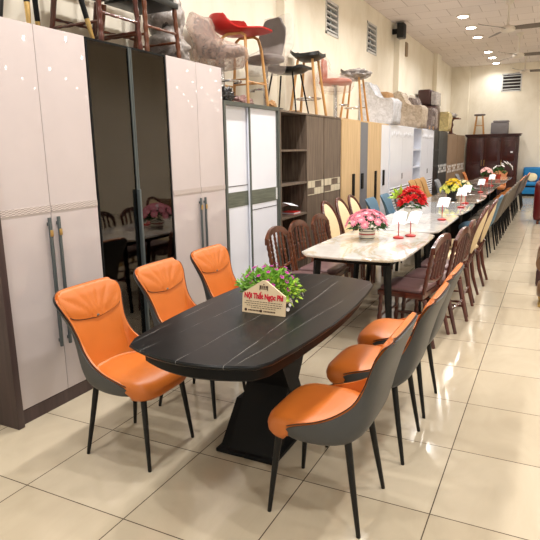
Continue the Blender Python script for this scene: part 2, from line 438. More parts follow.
for a, b_ in ((2.822, 3.234), (3.238, 3.648)):
    t = .014
    d = w.bx('door', 'blackmatte', [(XF - .02, XF, a, a + t, .09, 2.288), (XF - .02, XF, b_ - t, b_, .09, 2.288), (XF - .02, XF, a + t, b_ - t, .09, .09 + t), (XF - .02, XF, a + t, b_ - t, 2.288 - t, 2.288)])
    w.bx('glass_pane', 'tint', [(XF - .009, XF - .004, a + t, b_ - t, .09 + t, 2.288 - t)], d)
    if a < 3:
        w.bx('edge_profile', 'steel', [(XF, XF + .006, b_ - .016, b_ - .001, .1, 2.28)], d)
        w.bx('handle', 'steel', [(XF + .006, XF + .03, b_ - .02, b_, .12, 1.31)], d, .004)
    else: w.bx('edge_profile', 'steel', [(XF, XF + .005, a + .001, a + .014, .1, 2.28)], d)
# grey-green sliding wardrobe with white panels
w = W('sliding_wardrobe', 'white sliding wardrobe with grey-green frame and a grey-green band across', 4.48, 5.645)
carcass(w, 'grnframe', 4.48, 5.645, 2.02, t=.034, xf=XF)
for i, (a, b_, xo) in enumerate(((4.515, 5.0, -.05), (4.975, 5.61, -.022))):
    x = XF + xo
    d = w.bx('door', 'white', [(x - .018, x, a, b_, .1, 1.985)])
    w.bx('door_stile', 'grnframe', [(x, x + .012, a, a + .022, .1, 1.985)] + ([(x, x + .012, b_ - .02, b_, .1, 1.985)] if i else []), d)
    w.bx('band', 'grnwood', [(x + .0003, x + .004, a + .023, b_ - .021, 1.035, 1.18)], d)
    z = 1.235 if i == 0 else .975
    w.bx('inlay_line', 'blackmatte', [(x + .0003, x + .003, a + .023, b_ - .021, z, z + .006)], d)
    if i: w.bx('handle', 'whitem', [(x + .004, x + .012, b_ - .05, b_ - .028, 1.045, 1.17)], d)
# brown wardrobe with open shelves
w = W('sliding_wardrobe', 'taupe brown sliding wardrobe with open shelves on its near side', 5.655, 7.63)
carcass(w, 'brown', 5.655, 7.63, 2.0, xf=XF)
w.bx('divider', 'brown', [(XR + .02, XF, 6.40, 6.42, .09, 1.98)])
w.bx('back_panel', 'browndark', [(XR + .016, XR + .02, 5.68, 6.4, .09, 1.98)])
for z in (.795, 1.172, 1.556): w.bx('shelf', 'brown', [(XR + .02, XF, 5.676, 6.399, z, z + .022)])
for a, b_, xo in ((6.423, 6.968, -.004), (6.992, 7.605, -.004)):
    x = XF + xo
    d = w.bx('door', 'brown', [(x - .018, x, a, b_, .1, 1.975)])
    q = []; D = b_ - a - .02
    for u0, u1, z0, z1 in ((.0, .2, 1.105, 1.19), (.215, .42, 1.105, 1.19), (.86, 1., 1.105, 1.19), (.40, .60, 1.015, 1.098), (.615, .8, 1.015, 1.098), (.815, 1., 1.015, 1.098), (.43, .85, 1.183, 1.19), (.0, .39, 1.015, 1.022)):
        q.append((x + .0003, x + .006, a + .01 + u0 * D, a + .01 + u1 * D, z0, z1))
    w.bx('block_inlay', 'beigeblock', q, d)
# light oak wardrobe
w = W('wardrobe', 'light oak wardrobe with slate grey and white doors and long black handles', 7.655, 10.25)
carcass(w, 'oak', 7.655, 10.25, 2.0)
for a, b_, m_, hy, hz in ((7.68, 8.53, 'oak', 8.19, (.87, 1.205)), (8.53, 8.92, 'greypanel', 8.63, (.955, 1.195)), (8.92, 9.72, 'oak', 9.38, (.685, 1.205)), (9.72, 10.24, 'white', 9.88, (.93, 1.2))):
    d = w.bx('door', m_, [(XF - .02, XF, a + .003, b_ - .003, .1, 1.975)])
    w.bx('handle', 'blackmatte', [(XF + .0003, XF + .02, hy - .045, hy + .045, *hz)], d, .004)
w.bx('plinth', 'oak', [(XF - .022, XF - .003, 7.66, 10.245, 0, .095)])
# white wardrobe
w = W('wardrobe', 'white wardrobe with louvred lower doors and open middle shelves', 10.28, 14.5)
carcass(w, 'white', 10.28, 14.5, 2.0)
w.bx('divider', 'white', [(XR + .02, XF, 12.21, 12.235, .1, 1.98), (XR + .02, XF, 13.0, 13.025, .1, 1.98)])
for z in (.8, 1.15, 1.52): w.bx('shelf', 'white', [(XR + .02, XF, 12.236, 12.999, z, z + .022)])
for a, b_ in ((10.3, 11.25), (11.25, 12.205), (13.03, 13.76), (13.76, 14.49)):
    d = w.bx('door', 'white', [(XF - .02, XF, a + .003, b_ - .003, .1, 1.975)])
    w.bx('louvre_panel', 'louvre', [(XF + .0003, XF + .008, a + .07, b_ - .07, .2, .84)], d)
    fl = B()
    for k in range(5):
        yy = a + .15 + k * (b_ - a - .3) / 4; fl.lathe([(.001, 0), (.05, .002), (.035, .01), (.001, .012)], (0, 0, 0), 12)
        fl.bm.verts.ensure_lookup_table()
        for v in fl.bm.verts[-48:]: v.co = Vector((XF + v.co.z, yy + v.co.x, 1.82 + v.co.y + (.03 if k % 2 else 0)))
    fl.build('carving', 'white', d, w.loc)
    w.bx('handle', 'chrome', [(XF + .0003, XF + .012, (b_ if a in (10.3, 13.03) else a) - .04 + (0 if a in (10.3, 13.03) else .07), (b_ if a in (10.3, 13.03) else a) - .02 + (0 if a in (10.3, 13.03) else .07), .98, 1.09)], d)
w = W('wardrobe', 'dark grey wardrobe with small white squares, next to the white louvred one', 14.55, 16.52)
carcass(w, 'dkgrey', 14.55, 16.52, 2.0)
def squares(w, d, a, b_, z0, par):
    q = []
    for k in range(5):
        for r in range(3):
            if (k + r) % 2 == 0:
                s_ = (b_ - a) / 5; q.append((XF + .0003, XF + .005, a + k * s_ + .01, a + (k + 1) * s_ - .01, z0 + r * .075, z0 + r * .075 + .06))
    w.bx('square_inlay', 'whitem', q, par)
for k, (a, b_) in enumerate(((14.57, 15.2), (15.2, 15.85), (15.85, 16.5))):
    if k == 0:
        d = w.bx('niche', 'blackplastic', [(XF - .022, XF - .012, a, b_, .1, 1.975)])
        for z in (.6, 1.1, 1.5): w.bx('niche_shelf', 'dkgrey', [(XF - .012, XF, a, b_, z, z + .03)], d)
    else:
        d = w.bx('door', 'dkgrey', [(XF - .02, XF, a + .004, b_ - .004, .1, 1.975)])
        squares(w, d, a + .05, b_ - .05, .92, d)
for i, (a, b_) in enumerate(((16.57, 18.3), (18.33, 19.94))):
    w = W('wardrobe', ('taupe wood wardrobe with white check inlay beside the dark grey one', 'taupe wood wardrobe with white check inlay beside the mahogany cupboard')[i], a, b_)
    carcass(w, 'taupe', a, b_, 1.95)
    m_ = (a + b_) / 2
    for p, q in ((a + .01, m_), (m_, b_ - .01)):
        d = w.bx('door', 'taupe', [(XF - .02, XF, p + .006, q - .006, .1, 1.93)])
        squares(w, d, p + .1, q - .1, .86, d)
# mahogany cupboard on the back wall
t = thing('cupboard', 'dark mahogany three-door cupboard standing against the far wall', 'cupboard', (-1.84, 20.24, 0))
O = (-1.84, 20.24, 0)
B().box(-2.64, -1.04, 20.02, 20.44, .06, 1.9).build('carcass', 'mahog', t, O)
B().box(-2.62, -1.06, 20.04, 20.42, 0, .06).build('plinth', 'mahog', t, O)
B().box(-2.68, -1.0, 19.98, 20.44, 1.9, 1.94, .01).box(-2.7, -.98, 19.96, 20.44, 1.94, 1.98, .01).build('cornice', 'mahog', t, O)
for k in range(3):
    a = -2.62 + k * .52; b_ = a + .515
    d = B().box(a, b_, 19.998, 20.018, .1, 1.86, .004).build('door', 'mahog', t, O)
    B().box(a + .07, b_ - .07, 19.988, 19.997, .2, 1.0, .004).box(a + .07, b_ - .07, 19.988, 19.997, 1.1, 1.76, .004).build('raised_panel', 'mahog', d, O)
    B().tube([(b_ - .04 if k == 0 else a + .04, 19.985, .95), (b_ - .04 if k == 0 else a + .04, 19.975, 1.05), (b_ - .04 if k == 0 else a + .04, 19.985, 1.15)], .008).build('handle', 'gold', d, O)
tag(B().box(-1.27, -1.2, 19.98, 19.987, 1.37, 1.42).build('price_tag', 'paper'), 'small white tag stuck on the right door of the mahogany cupboard', 'tag')

# ------------------------------------------------------------------ bucket dining chair
def cr(keys, t):
    n = len(keys); x = t * (n - 1); i = min(int(x), n - 2); f = x - i
    p = [np.array(keys[min(max(j, 0), n - 1)], float) for j in (i - 1, i, i + 1, i + 2)]
    return .5 * ((2 * p[1]) + (-p[0] + p[2]) * f + (2 * p[0] - 5 * p[1] + 4 * p[2] - p[3]) * f * f + (-p[0] + 3 * p[1] - 3 * p[2] + p[3]) * f ** 3)
# centre x, centre z, rim x, rim z, half width
OUT = [(.13, .382, .13, .386, .17), (.08, .374, .115, .425, .21), (.0, .372, .06, .455, .226), (-.08, .378, -.03, .484, .227), (-.155, .398, -.11, .522, .216),
       (-.213, .448, -.178, .575, .198), (-.247, .53, -.216, .645, .191), (-.273, .63, -.243, .722, .205), (-.300, .73, -.270, .785, .229), (-.327, .805, -.297, .828, .238), (-.341, .850, -.315, .853, .226), (-.348, .871, -.331, .863, .196)]
def sect(k, s, dn=0.0, dr=0.0):
    """point across a section; dn pushes the centre inward, dr the rim"""
    cx, cz, rx, rz, w = k; a = abs(s); q = min(1, max(0, (cz - .40) / .2))
    y = math.copysign(1 - (1 - a) ** (2.3 - .8 * q), s) * w; off = a ** (4.6 - 1.8 * q)
    return np.array((cx + (rx - cx) * off, y, cz + (rz - cz) * off))
def out_pt(t, s): return sect(cr(OUT, t), s)
def nrm(t, s):
    e = 1e-3; t0, t1 = max(0, t - e), min(1, t + e); s0, s1 = max(-1, s - e), min(1, s + e)
    a = out_pt(t1, s) - out_pt(t0, s); b = out_pt(t, s1) - out_pt(t, s0); n = np.cross(b, a); n /= np.linalg.norm(n) + 1e-9
    c = np.array((.05, 0, .62)) - out_pt(t, s)
    return n if n @ c > 0 else -n
def in_d(t, s):
    """padding depth of the inside lining"""
    m = min(1, max(0, (t - .38) / .15)); e = 1 - abs(s) ** 3
    return .009 + m * .024 * e * (1 - .55 * max(0, (t - .85) / .15))
def bucket_chair(name, label, mi, mo, ml, group, fancy=True, cat='chair', legs=True, h=.395):
    t = thing(name, label, cat, (0, 0, 0), 0, group)
    nt, ns = (26, 20) if fancy else (14, 10)
    T = [i / nt for i in range(nt + 1)]; SS = [-1 + 2 * j / ns for j in range(ns + 1)]
    B().solid([[out_pt(a, b) for b in SS] for a in T], [[out_pt(a, b) + nrm(a, b) * .008 for b in SS] for a in T]).build('shell', mo, t, angle=60)
    # lining of the back, runs a little past the shell at the rim
    TL = [.10 + .90 * i / nt for i in range(nt + 1)]
    def ext(a, b, d):
        p = out_pt(a, b) + nrm(a, b) * d
        k = max(0, abs(b) - .8) / .2; kt = max(0, a - .93) / .07
        p = p + np.array((.006 * k, math.copysign(.001 * k, b), .006 * k)) + np.array((.0, 0, .006)) * kt
        return p
    B().solid([[ext(a, b, .010) for b in SS] for a in TL], [[ext(a, b, .012 + in_d(a, b)) for b in SS] for a in TL]).build('backrest', mi, t, angle=70)
    # seat cushion
    o = []
    for k in range(44):
        a = 2 * PI * k / 44; ca, sa = math.cos(a), math.sin(a); e = 2 / (4.4 if ca > 0 else 2.6)
        o.append((.012 + (.225 if ca > 0 else .2) * math.copysign(abs(ca) ** e, ca), (.213 if ca > 0 else .205 + .008 * (1 - abs(ca))) * math.copysign(abs(sa) ** e, sa)))
    pr = [(.82, .366), (.94, .37), (.988, .388), (1.0, .415), (.995, .44), (.96, .462), (.88, .473), (.65, .481), (.4, .484), (.15, .484)]
    b = B().pad(o, pr, (.012, 0))
    for v in b.bm.verts: # rounded nose dips at the front
        if v.co.x > .12 and v.co.z > .43: v.co.z -= .7 * (v.co.x - .12) ** 1.6
        f_ = min(1, max(0, (.13 - v.co.x) / .06)); v.co.z = max(v.co.z, .366 + f_ * (.024 + .06 * (abs(v.co.y) / .2) ** 3 + .7 * max(0, -.07 - v.co.x)))
    b.build('seat', mi, t, angle=70)
    if fancy:
        # pleated head panel gathered at a button
        def t_at(z, s_):
            lo, hi = .5, 1.0
            for _ in range(24):
                mid = (lo + hi) / 2
                if out_pt(mid, s_)[2] < z: lo = mid
                else: hi = mid
            return lo
        def fr(a, b, d):
            n_ = np.array((.95, -.3 * b ** 5, .12)); return out_pt(a, b) + nrm(a, b) * (.012 + in_d(a, b)) * (1 - .0) + n_ * d
        zb = lambda s_: .695 + .045 * abs(s_) ** 1.25
        rows = []; rows0 = []; R = 16; C = 72
        for i in range(R + 1):
            r = i / R; rw = []; rw0 = []
            for j in range(C + 1):
                s_ = (-1 + 2 * j / C) * .9; tb = t_at(zb(s_), s_); tt = tb + (.99 - tb) * r
                p = out_pt(tt, s_); ang = math.atan2(p[2] - .69, p[1])
                pl = abs(math.sin(ang * 7.5)) ** .4
                env = min(1, math.hypot(p[2] - .70, p[1]) / .03) * (1 - r ** 2.2) * (1 - abs(s_) ** 4)
                th = .001 + .015 * (1 - abs(s_ / .9) ** 3) * (1 - r) ** .8 * (1 + .3 * r) * min(1, .6 + r * 3) - .009 * (1 - pl) * env
                rw.append(fr(tt, s_, th)); rw0.append(fr(tt, s_, -.004))
            rows.append(rw); rows0.append(rw0)
        hp = B().solid(rows0, rows).build('head_panel', mi, t, angle=75)
        edge = [fr(t_at(zb(s_) - .001, s_), s_, .003) for s_ in [(-1 + 2 * j / 30) * .89 for j in range(31)]]
        B().tube(edge, .0026, 6).build('seam', 'piping', hp)
        B().blob(fr(t_at(.703, 0), 0, .009), (.005, .012, .006), 2, 0).build('button', 'steel', hp)
        rim = [ext(.1 + .9 * i / 36, -1, .009) for i in range(37)] + [ext(1, -1 + 2 * j / 16, .009) for j in range(1, 16)] + [ext(1 - .9 * i / 36, 1, .009) for i in range(37)]
        B().tube(rim, .0026, 6).build('piping', 'piping', t)
    if legs:
        for x, y in ((.165, .155), (.165, -.155), (-.14, .15), (-.14, -.15)):
            fx = .205 if x > 0 else -.205; fy = math.copysign(.19, y)
            B().tube([(x, y, .39 if x > 0 else .41), (x + (fx - x) * .5, y + (fy - y) * .5, .2), (fx, fy, .004), (fx, fy, 0)], [.0165, .0135, .0095, .009], 12).build('leg', ml, t)
        B().box(-.16, .16, -.155, .155, .366, .38).build('under_frame', ml, t) if not fancy else None
    return t

oc = bucket_chair('dining_chair', '', 'orange', 'shell', 'black', 'orange bucket dining chairs at the black table')
LAB = [((-1.9, 2.175), 0, 'orange dining chair on the left of the black table, nearest to the camera'),
       ((-1.905, 2.80), 0, 'middle orange dining chair of three against the wardrobes, in front of the dark glass doors'),
       ((-1.905, 3.40), 0, 'orange dining chair on the wardrobe side of the black table, farthest of three'),
       ((-.805, 2.15), PI, 'orange and grey dining chair in the right foreground, nearest on the aisle side'),
       ((-.77, 2.77), PI, 'middle orange and grey dining chair of three on the aisle side of the black table'),
       ((-.775, 3.32), PI, 'orange and grey dining chair on the aisle side, third and farthest along the black table')]
for i, ((x, y), r_, l) in enumerate(LAB):
    if i == 0: oc.location = (x, y, 0); oc.rotation_euler.z = r_; oc['label'] = l
    else: copy_tree(oc, (x, y, 0), r_, l)

# ------------------------------------------------------------------ tables
def boat(hx, hy, bx, by, r=.03, n=14):
    """plan of a table top: half sizes of the corners plus bulges of sides and ends"""
    o = []
    def arc(p, q, bl, nx):
        for k in range(n):
            f = (k + .5) / n; u = 1 - (2 * f - 1) ** 2
            o.append((p[0] + (q[0] - p[0]) * f + nx[0] * bl * u, p[1] + (q[1] - p[1]) * f + nx[1] * bl * u))
    e = r
    arc((hx, -hy + e), (hx, hy - e), bx, (1, 0)); arc((hx - e, hy), (-hx + e, hy), by, (0, 1)); arc((-hx, hy - e), (-hx, -hy + e), bx, (-1, 0)); arc((-hx + e, -hy), (hx - e, -hy), by, (0, -1))
    return o
t = thing('dining_table', 'black stone dining table with fine white veins and a crossed pedestal', 'table', (-1.285, 2.57, 0))
B().inset(boat(.34, .765, .065, .095, .004), [(.03, .726), (.008, .730), (0, .738), (0, .744), (.006, .75), (.2, .75)]).build('tabletop', 'blackstone', t)
B().inset(boat(.30, .715, .06, .085, .01), [(.012, .655), (0, .665), (0, .7259)]).build('apron', 'blackmatte', t)
B().prism([(-.27, 0), (-.12, 0), (.31, .654), (.18, .654)], -.14, .11, 'X').build('crossed_leg', 'blackmatte', t)
B().prism([(.27, 0), (.13, 0), (-.22, .654), (-.09, .654)], -.135, .115, 'X').build('crossed_leg', 'blackmatte', t)
B().prism([(-.26, .0), (.26, .0), (.06, .22), (-.06, .22)], -.2, .06, 'X').build('foot', 'blackmatte', t)  # black wedge added to fill the shadowed gap between the crossed legs
B().box(-.21, .14, -.28, .28, 0, .022, .006).build('foot_plate', 'blackmatte', t)
def leg_table(name, label, yc, hx, hy, mat, xc=-1.39, bx=.02, by=.0, style='x', group=None, ly=None):
    t = thing(name, label, 'table', (xc, yc, 0), 0, group)
    ol = boat(hx, hy, bx, by, .05, 12)
    B().inset(ol, [(.03, .724), (.006, .728), (0, .737), (0, .744), (.005, .75), (.25, .75)]).build('tabletop', mat, t)
    B().box(-hx + .1, hx - .1, -hy + .12, hy - .12, .675, .7239).build('apron', 'blackmatte', t)
    if style == 'legs':
        for sx in (1, -1):
            for yy in ly:
                x0, y0 = sx * (hx - .13), yy - yc; x1, y1 = sx * (hx - .09), yy - yc
                B().tube([(x0, y0, .68), (x1, y1, .003), (x1, y1, 0)], [.034, .02, .019], 4).build('leg', 'blackmatte', t)
    else:
        for sg in (1, -1):
            B().prism([(-.3 * sg, 0), (-.16 * sg, 0), (.32 * sg, .68), (.18 * sg, .68)], -.1, .1, 'X').build('crossed_leg', 'blackmatte', t)
        B().box(-.2, .2, -.32, .32, 0, .025, .006).build('foot_plate', 'blackmatte', t)
    return t
leg_table('dining_table', 'white marble dining table with golden veins holding the pink flowers', 4.81, .42, .735, 'golden_marble', -1.385, .015, .03, 'legs', None, (4.2, 5.30))
leg_table('dining_table', 'plain white marble dining table under the red flowers', 6.43, .42, .79, 'white_marble', -1.40, .01, .02, 'legs', None, (5.795, 7.12))
leg_table('dining_table', 'pale grey marble dining table behind the red flower table', 8.07, .40, .80, 'grey_marble', -1.40, .05, .0, 'x')
leg_table('dining_table', 'brownish beige marble dining table under the yellow flowers', 9.68, .41, .76, 'beige_marble', -1.40, .04, .0, 'x')
leg_table('dining_table', 'dark slate dining table beyond the yellow flowers', 11.3, .43, .80, 'slate_stone', -1.44, .02)
leg_table('dining_table', 'grey-brown slate dining table between the dark slate one and the far marble tables', 12.95, .43, .78, 'slate_stone', -1.45, .02, .0, 'x')
leg_table('dining_table', 'beige marble dining table with the pale pink potted flowers', 14.55, .43, .75, 'beige_marble', -1.42, .02)
leg_table('dining_table', 'farthest beige marble dining table, with the white orchid', 16.2, .41, .80, 'beige_marble', -1.40, .02)
# ------------------------------------------------------------------ spindle-back wooden chairs
def turned(p0, p1, r, n=26, beads=4, amp=.35, m=10):
    p0, p1 = Vector(p0), Vector(p1); P = []; Rr = []
    for i in range(n + 1):
        f = i / n; P.append(p0.lerp(p1, f)); k = 1 + amp * abs(math.sin(f * PI * beads)) - amp * .6
        if f < .08 or f > .92: k = 1
        Rr.append(r * k)
    return P, Rr
def spindle_chair(name, label, mw, ms, group, cat='chair', mf=None):
    t = thing(name, label, cat, (0, 0, 0), 0, group)
    hw = .203
    B().box(-.185, .2, -.212, .212, .385, .43, .008).build('seat_frame', mf or mw, t)
    B().pad(rrect(.185, .2, .05, 5, (.008, 0)), [(.97, .4305), (1, .44), (.99, .455), (.93, .466), (.6, .472), (.2, .474)], (.008, 0)).build('seat', ms, t)
    for sy in (1, -1):
        P, Rr = turned((.175, sy * hw * .92, .385), (.19, sy * hw, .0), .018, 24, 5)
        Rr[-1] = .012; B().tube(P, Rr, 10).build('leg', mw, t)
        # rear leg runs up into the back post
        B().tube([(-.285, sy * hw, 0), (-.235, sy * hw, .2), (-.195, sy * hw, .385)], [.015, .019, .02], 8).build('leg', mw, t)
        P, Rr = turned((-.185, sy * hw, .4305), (-.25, sy * (hw + .008), .81), .017, 30, 7)
        B().tube(P, Rr, 10).build('back_post', mw, t)
    # arched top rail
    rail = []; f2 = []
    for i in range(17):
        s_ = -1 + 2 * i / 16; zt = .9 - .085 * abs(s_) ** 2.6; rail.append(((-.255 - .02 * (1 - s_ * s_)), s_ * (hw + .02), zt)); f2.append((.017, .0))
    B().solid([[(p[0] + .013, p[1], p[2] - .055 + .012 * 0), (p[0] + .013, p[1], p[2])] for p in rail], [[(p[0] - .013, p[1], p[2] - .055), (p[0] - .013, p[1], p[2])] for p in rail]).build('top_rail', mw, t)
    lr = [(-.21 - .012 * (1 - (s_ / hw) ** 2), s_, .545 - .025 * (1 - (s_ / hw) ** 2)) for s_ in [-hw + hw * 2 * i / 10 for i in range(11)]]
    B().tube(lr, .014, 8).build('lower_rail', mw, t)
    for k in range(4):
        y = -hw * .6 + k * hw * .4
        z1 = .852 - .06 * abs(y / hw) ** 2.6
        P, Rr = turned((-.216, y, .53), (-.268, y, z1), .0115, 30, 8, .5, 8); B().tube(P, Rr, 8).build('spindle', mw, t)
    for a, b_ in (((.183, -hw, .2), (.183, hw, .2)), ((.18, hw, .14), (-.25, hw, .14)), ((.18, -hw, .14), (-.25, -hw, .14)), ((-.236, -hw, .2), (-.236, hw, .2))):
        P, Rr = turned(a, b_, .010, 20, 4, .4); B().tube(P, Rr, 8).build('stretcher', mw, t)
    return t
sc = spindle_chair('spindle_chair', '', 'redwood', 'mauve', 'spindle-back wooden chairs at the golden marble table')
LAB = [((-1.0, 4.59), PI - .12, 'spindle-back wooden chair with mauve seat on the aisle side, right behind the orange chairs'),
       ((-.905, 5.03), PI - .1, 'middle spindle-back wooden chair of three on the aisle side'),
       ((-.905, 5.555), PI, 'spindle-back wooden chair on the aisle side, next to the oval-backed chairs')]
for i, ((x, y), r_, l) in enumerate(LAB):
    if i == 0: sc.location = (x, y, 0); sc.rotation_euler.z = r_; sc['label'] = l
    else: copy_tree(sc, (x, y, 0), r_, l)
sc2 = spindle_chair('spindle_chair', '', 'brwood', 'mauve', 'spindle-back wooden chairs at the golden marble table')
for i, (x, y, l) in enumerate(((-1.93, 4.5, 'chestnut spindle-back chair on the wardrobe side, in front of the white sliding wardrobe'),
                               (-1.93, 4.98, 'chestnut spindle-back chair on the wardrobe side, second, in front of the open shelves'),
                               (-1.93, 5.55, 'chestnut spindle-back chair on the wardrobe side, third, beside the oval cream backs'))):
    if i == 0: sc2.location = (x, y, 0); sc2['label'] = l
    else: copy_tree(sc2, (x, y, 0), 0, l)
# ------------------------------------------------------------------ oval-back chairs
def oval_chair(label, mw, group):
    t = thing('oval_back_chair', label, 'chair', (0, 0, 0), 0, group)
    B().box(-.2, .21, -.205, .205, .37, .42, .012).build('seat_frame', mw, t)
    B().pad(rrect(.195, .195, .07, 6, (.006, 0)), [(.97, .4205), (1.0, .44), (.985, .462), (.9, .478), (.55, .488), (.2, .49)], (.006, 0)).build('seat', 'cream', t)
    def ov(a, k=1.0, dx=0):
        y = .2 * k * math.sin(a); zz = .27 * k * math.cos(a); return (-.262 - .3 * zz + dx + .03 * (y / .2) ** 2, y, .705 + zz)
    B().tube([ov(2 * PI * i / 40) for i in range(40)], .019, 10, closed=True).build('back_frame', mw, t)
    R = []
    for k, dx in ((.2, -.028), (.6, -.024), (.88, -.012), (.93, 0), (.88, .012), (.6, .026), (.2, .032)):
        R.append([ov(2 * PI * i / 40, k, dx) for i in range(40)])
    B().rings(R).build('back_pad', 'cream', t)
    for sy in (1, -1):
        B().tube([(.18, sy * .18, .37), (.185, sy * .182, .3), (.19, sy * .185, 0)], [.022, .024, .012], 10).build('leg', mw, t)
        B().tube([(-.19, sy * .165, .44), (-.19, sy * .17, .37), (-.215, sy * .175, .2), (-.275, sy * .18, 0)], [.018, .022, .019, .014], 10).build('leg', mw, t)
        B().tube([(-.19, sy * .15, .4), (-.225, sy * .12, .5)], .016, 8).build('back_support', mw, t)
    return t
ov = oval_chair('', 'redwood', 'oval-backed cream chairs')
OV = [((-.90, 6.07), PI, 'oval-backed cream chair on the aisle side, the nearer one, after the spindle chairs'), ((-.885, 6.85), PI, 'oval-backed cream chair on the aisle side, the farther one, before the blue chair'),
      ((-2.0, 6.08), 0, 'oval-backed cream chair on the wardrobe side, nearest of three'), ((-2.0, 6.55), 0, 'middle oval-backed cream chair on the wardrobe side, left of the pink flowers'), ((-2.0, 7.02), 0, 'oval-backed cream chair on the wardrobe side, farthest, before the blue chairs')]
for i, ((x, y), r_, l) in enumerate(OV):
    if i == 0: ov.location = (x, y, 0); ov.rotation_euler.z = r_; ov['label'] = l
    else: copy_tree(ov, (x, y, 0), r_, l)
# ------------------------------------------------------------------ plainer bucket chairs down the row
def rowof(mi, mo, spots, group, name='bucket_chair', sc=1):
    p = bucket_chair(name, spots[0][3], mi, mo, 'blackmatte', group, fancy=False); p.scale = (1, 1 / (1 + (sc - 1) * .4), sc)
    for i, (x, y, r_, l) in enumerate(spots):
        if i == 0: p.location = (x, y, 0); p.rotation_euler.z = r_
        else: copy_tree(p, (x, y, 0), r_, l)
rowof('blue', 'blue', [(-2.0, 7.85, 0, 'dusty blue upholstered chair, the nearer one, in front of the light oak wardrobe'), (-2.0, 8.62, 0, 'dusty blue upholstered chair partly hidden behind the red flowers'),
                      (-.95, 8.7, PI, 'dusty blue chair on the aisle side between cream and taupe grey chairs')], 'dusty blue chairs')
rowof('greyf2', 'greyf2', [(-2.0, 9.3, 0, 'cool grey chair behind the red flowers, the nearer one'), (-2.0, 9.95, 0, 'cool grey chair beside the tan chairs'),
                          (-1.98, 12.9, 0, 'cool grey chair beyond the tan chairs, left of the yellow flowers'), (-1.95, 15.6, 0, 'cool grey chair near the far end, left of the pale pink flowers')], 'cool grey chairs')
rowof('tan', 'tan', [(-2.03, 10.6, 0, 'tan leather chair, nearest of three in front of the white wardrobe'), (-2.03, 11.08, 0, 'middle tan leather chair in front of the white wardrobe'), (-2.03, 11.56, 0, 'tan leather chair, farthest of three in front of the white wardrobe')], 'tan leather chairs', sc=1.12)
G = ['taupe grey chair on the aisle side, first after the blue chair', 'taupe grey chair on the aisle side, second after the blue chair', 'taupe grey chair on the aisle side, third after the blue chair',
     'taupe grey chair on the aisle side, fourth after the blue chair', 'taupe grey chair on the aisle side, fifth after the blue chair', 'taupe grey chair on the aisle side, last before the rust-coloured seats']
rowof('greyf', 'greyf', [(-.92, 9.4 + .62 * k, PI, G[k]) for k in range(6)], 'taupe grey chairs')
rowof('tanorange', 'seatgrey', [(-.9, 13.3, PI, 'rust and dark grey chair on the aisle side, nearest of its kind'), (-.9, 14.1, PI, 'rust and dark grey chair on the aisle side, second of its kind'),
                               (-.9, 14.9, PI, 'rust and dark grey chair on the aisle side, third of its kind'), (-.86, 15.7, PI, 'rust and dark grey chair on the aisle side, farthest of its kind')], 'rust and grey chairs')
rowof('tanorange', 'tanorange', [(-.87, 16.5, PI, 'caramel chair at the far right corner of the last marble table'), (-1.95, 16.9, 0, 'caramel chair on the wardrobe side of the last table, the nearer one'), (-1.4, 17.5, -PI / 2, 'caramel chair at the far head of the last marble table')], 'caramel chairs')

# ------------------------------------------------------------------ flowers and table things
def leaves(b, c, rx, ry, rz, n, ln, wd, seed, up=.3):
    rd = random.Random(seed)
    for _ in range(n):
        th = rd.uniform(0, 2 * PI); ph = math.acos(rd.uniform(-.25, 1)); k = rd.uniform(.55, 1.0)
        d = Vector((math.sin(ph) * math.cos(th), math.sin(ph) * math.sin(th), math.cos(ph)))
        p = Vector(c) + Vector((d.x * rx, d.y * ry, d.z * rz)) * k
        f = (d + Vector((rd.uniform(-.6, .6), rd.uniform(-.6, .6), rd.uniform(-.3, .5) + up))).normalized()
        sd = f.cross(Vector((rd.uniform(-1, 1), rd.uniform(-1, 1), 1))).normalized(); nn = sd.cross(f)
        l = ln * rd.uniform(.7, 1.2); w = wd * rd.uniform(.7, 1.2)
        q = [p, p + f * l * .4 + sd * w, p + f * l - nn * l * .15, p + f * l * .4 - sd * w]
        up_ = [v + nn * .0025 for v in q]; up_[1] += nn * .002
        V = [b.bm.verts.new(v) for v in q]; U = [b.bm.verts.new(v) for v in up_]
        b.bm.faces.new(V[::-1]); b.bm.faces.new(U)
        for i in range(4): b.bm.faces.new((V[i], V[(i + 1) % 4], U[(i + 1) % 4], U[i]))
    return b
def blossom(r, petals=8, layers=2, cup=.35):
    b = B()
    for L in range(layers):
        rr = r * (1 - .3 * L)
        for k in range(petals):
            a = 2 * PI * (k + .5 * L) / petals; ca, sa = math.cos(a), math.sin(a); w = rr * 1.9 / petals * 1.25
            def P(u, v, h): return (ca * u - sa * v, sa * u + ca * v, h)
            z1 = cup * rr * (.6 + .7 * L); z0 = .002 * L
            q = [P(.0, 0, z0), P(rr * .55, -w, z1 * .5 + z0), P(rr, 0, z1 + z0), P(rr * .55, w, z1 * .5 + z0)]
            V = [b.bm.verts.new(x) for x in q]; U = [b.bm.verts.new((x[0] * .97, x[1] * .97, x[2] + r * .07)) for x in q]
            b.bm.faces.new(V[::-1]); b.bm.faces.new(U)
            for i in range(4): b.bm.faces.new((V[i], V[(i + 1) % 4], U[(i + 1) % 4], U[i]))
    return b
def bloom_parts(root, mat, centre, pts, r, petals, layers, cup, cmat=None, cr_=.28, name='blossom'):
    first = None
    for p in pts:
        d = (Vector(p) - Vector(centre)).normalized()
        if first is None:
            first = blossom(r, petals, layers, cup).build(name, mat, root, angle=80); o = first
            if cmat: B().blob((0, 0, r * .16), (r * cr_, r * cr_, r * .16), 2, 0).build('flower_centre', cmat, o)
        else: o = copy_tree(first, parent=root)
        o.location = p; o.rotation_euler = d.to_track_quat('Z', 'X').to_euler()
        k = random.uniform(.85, 1.12); o.scale = (k, k, k)
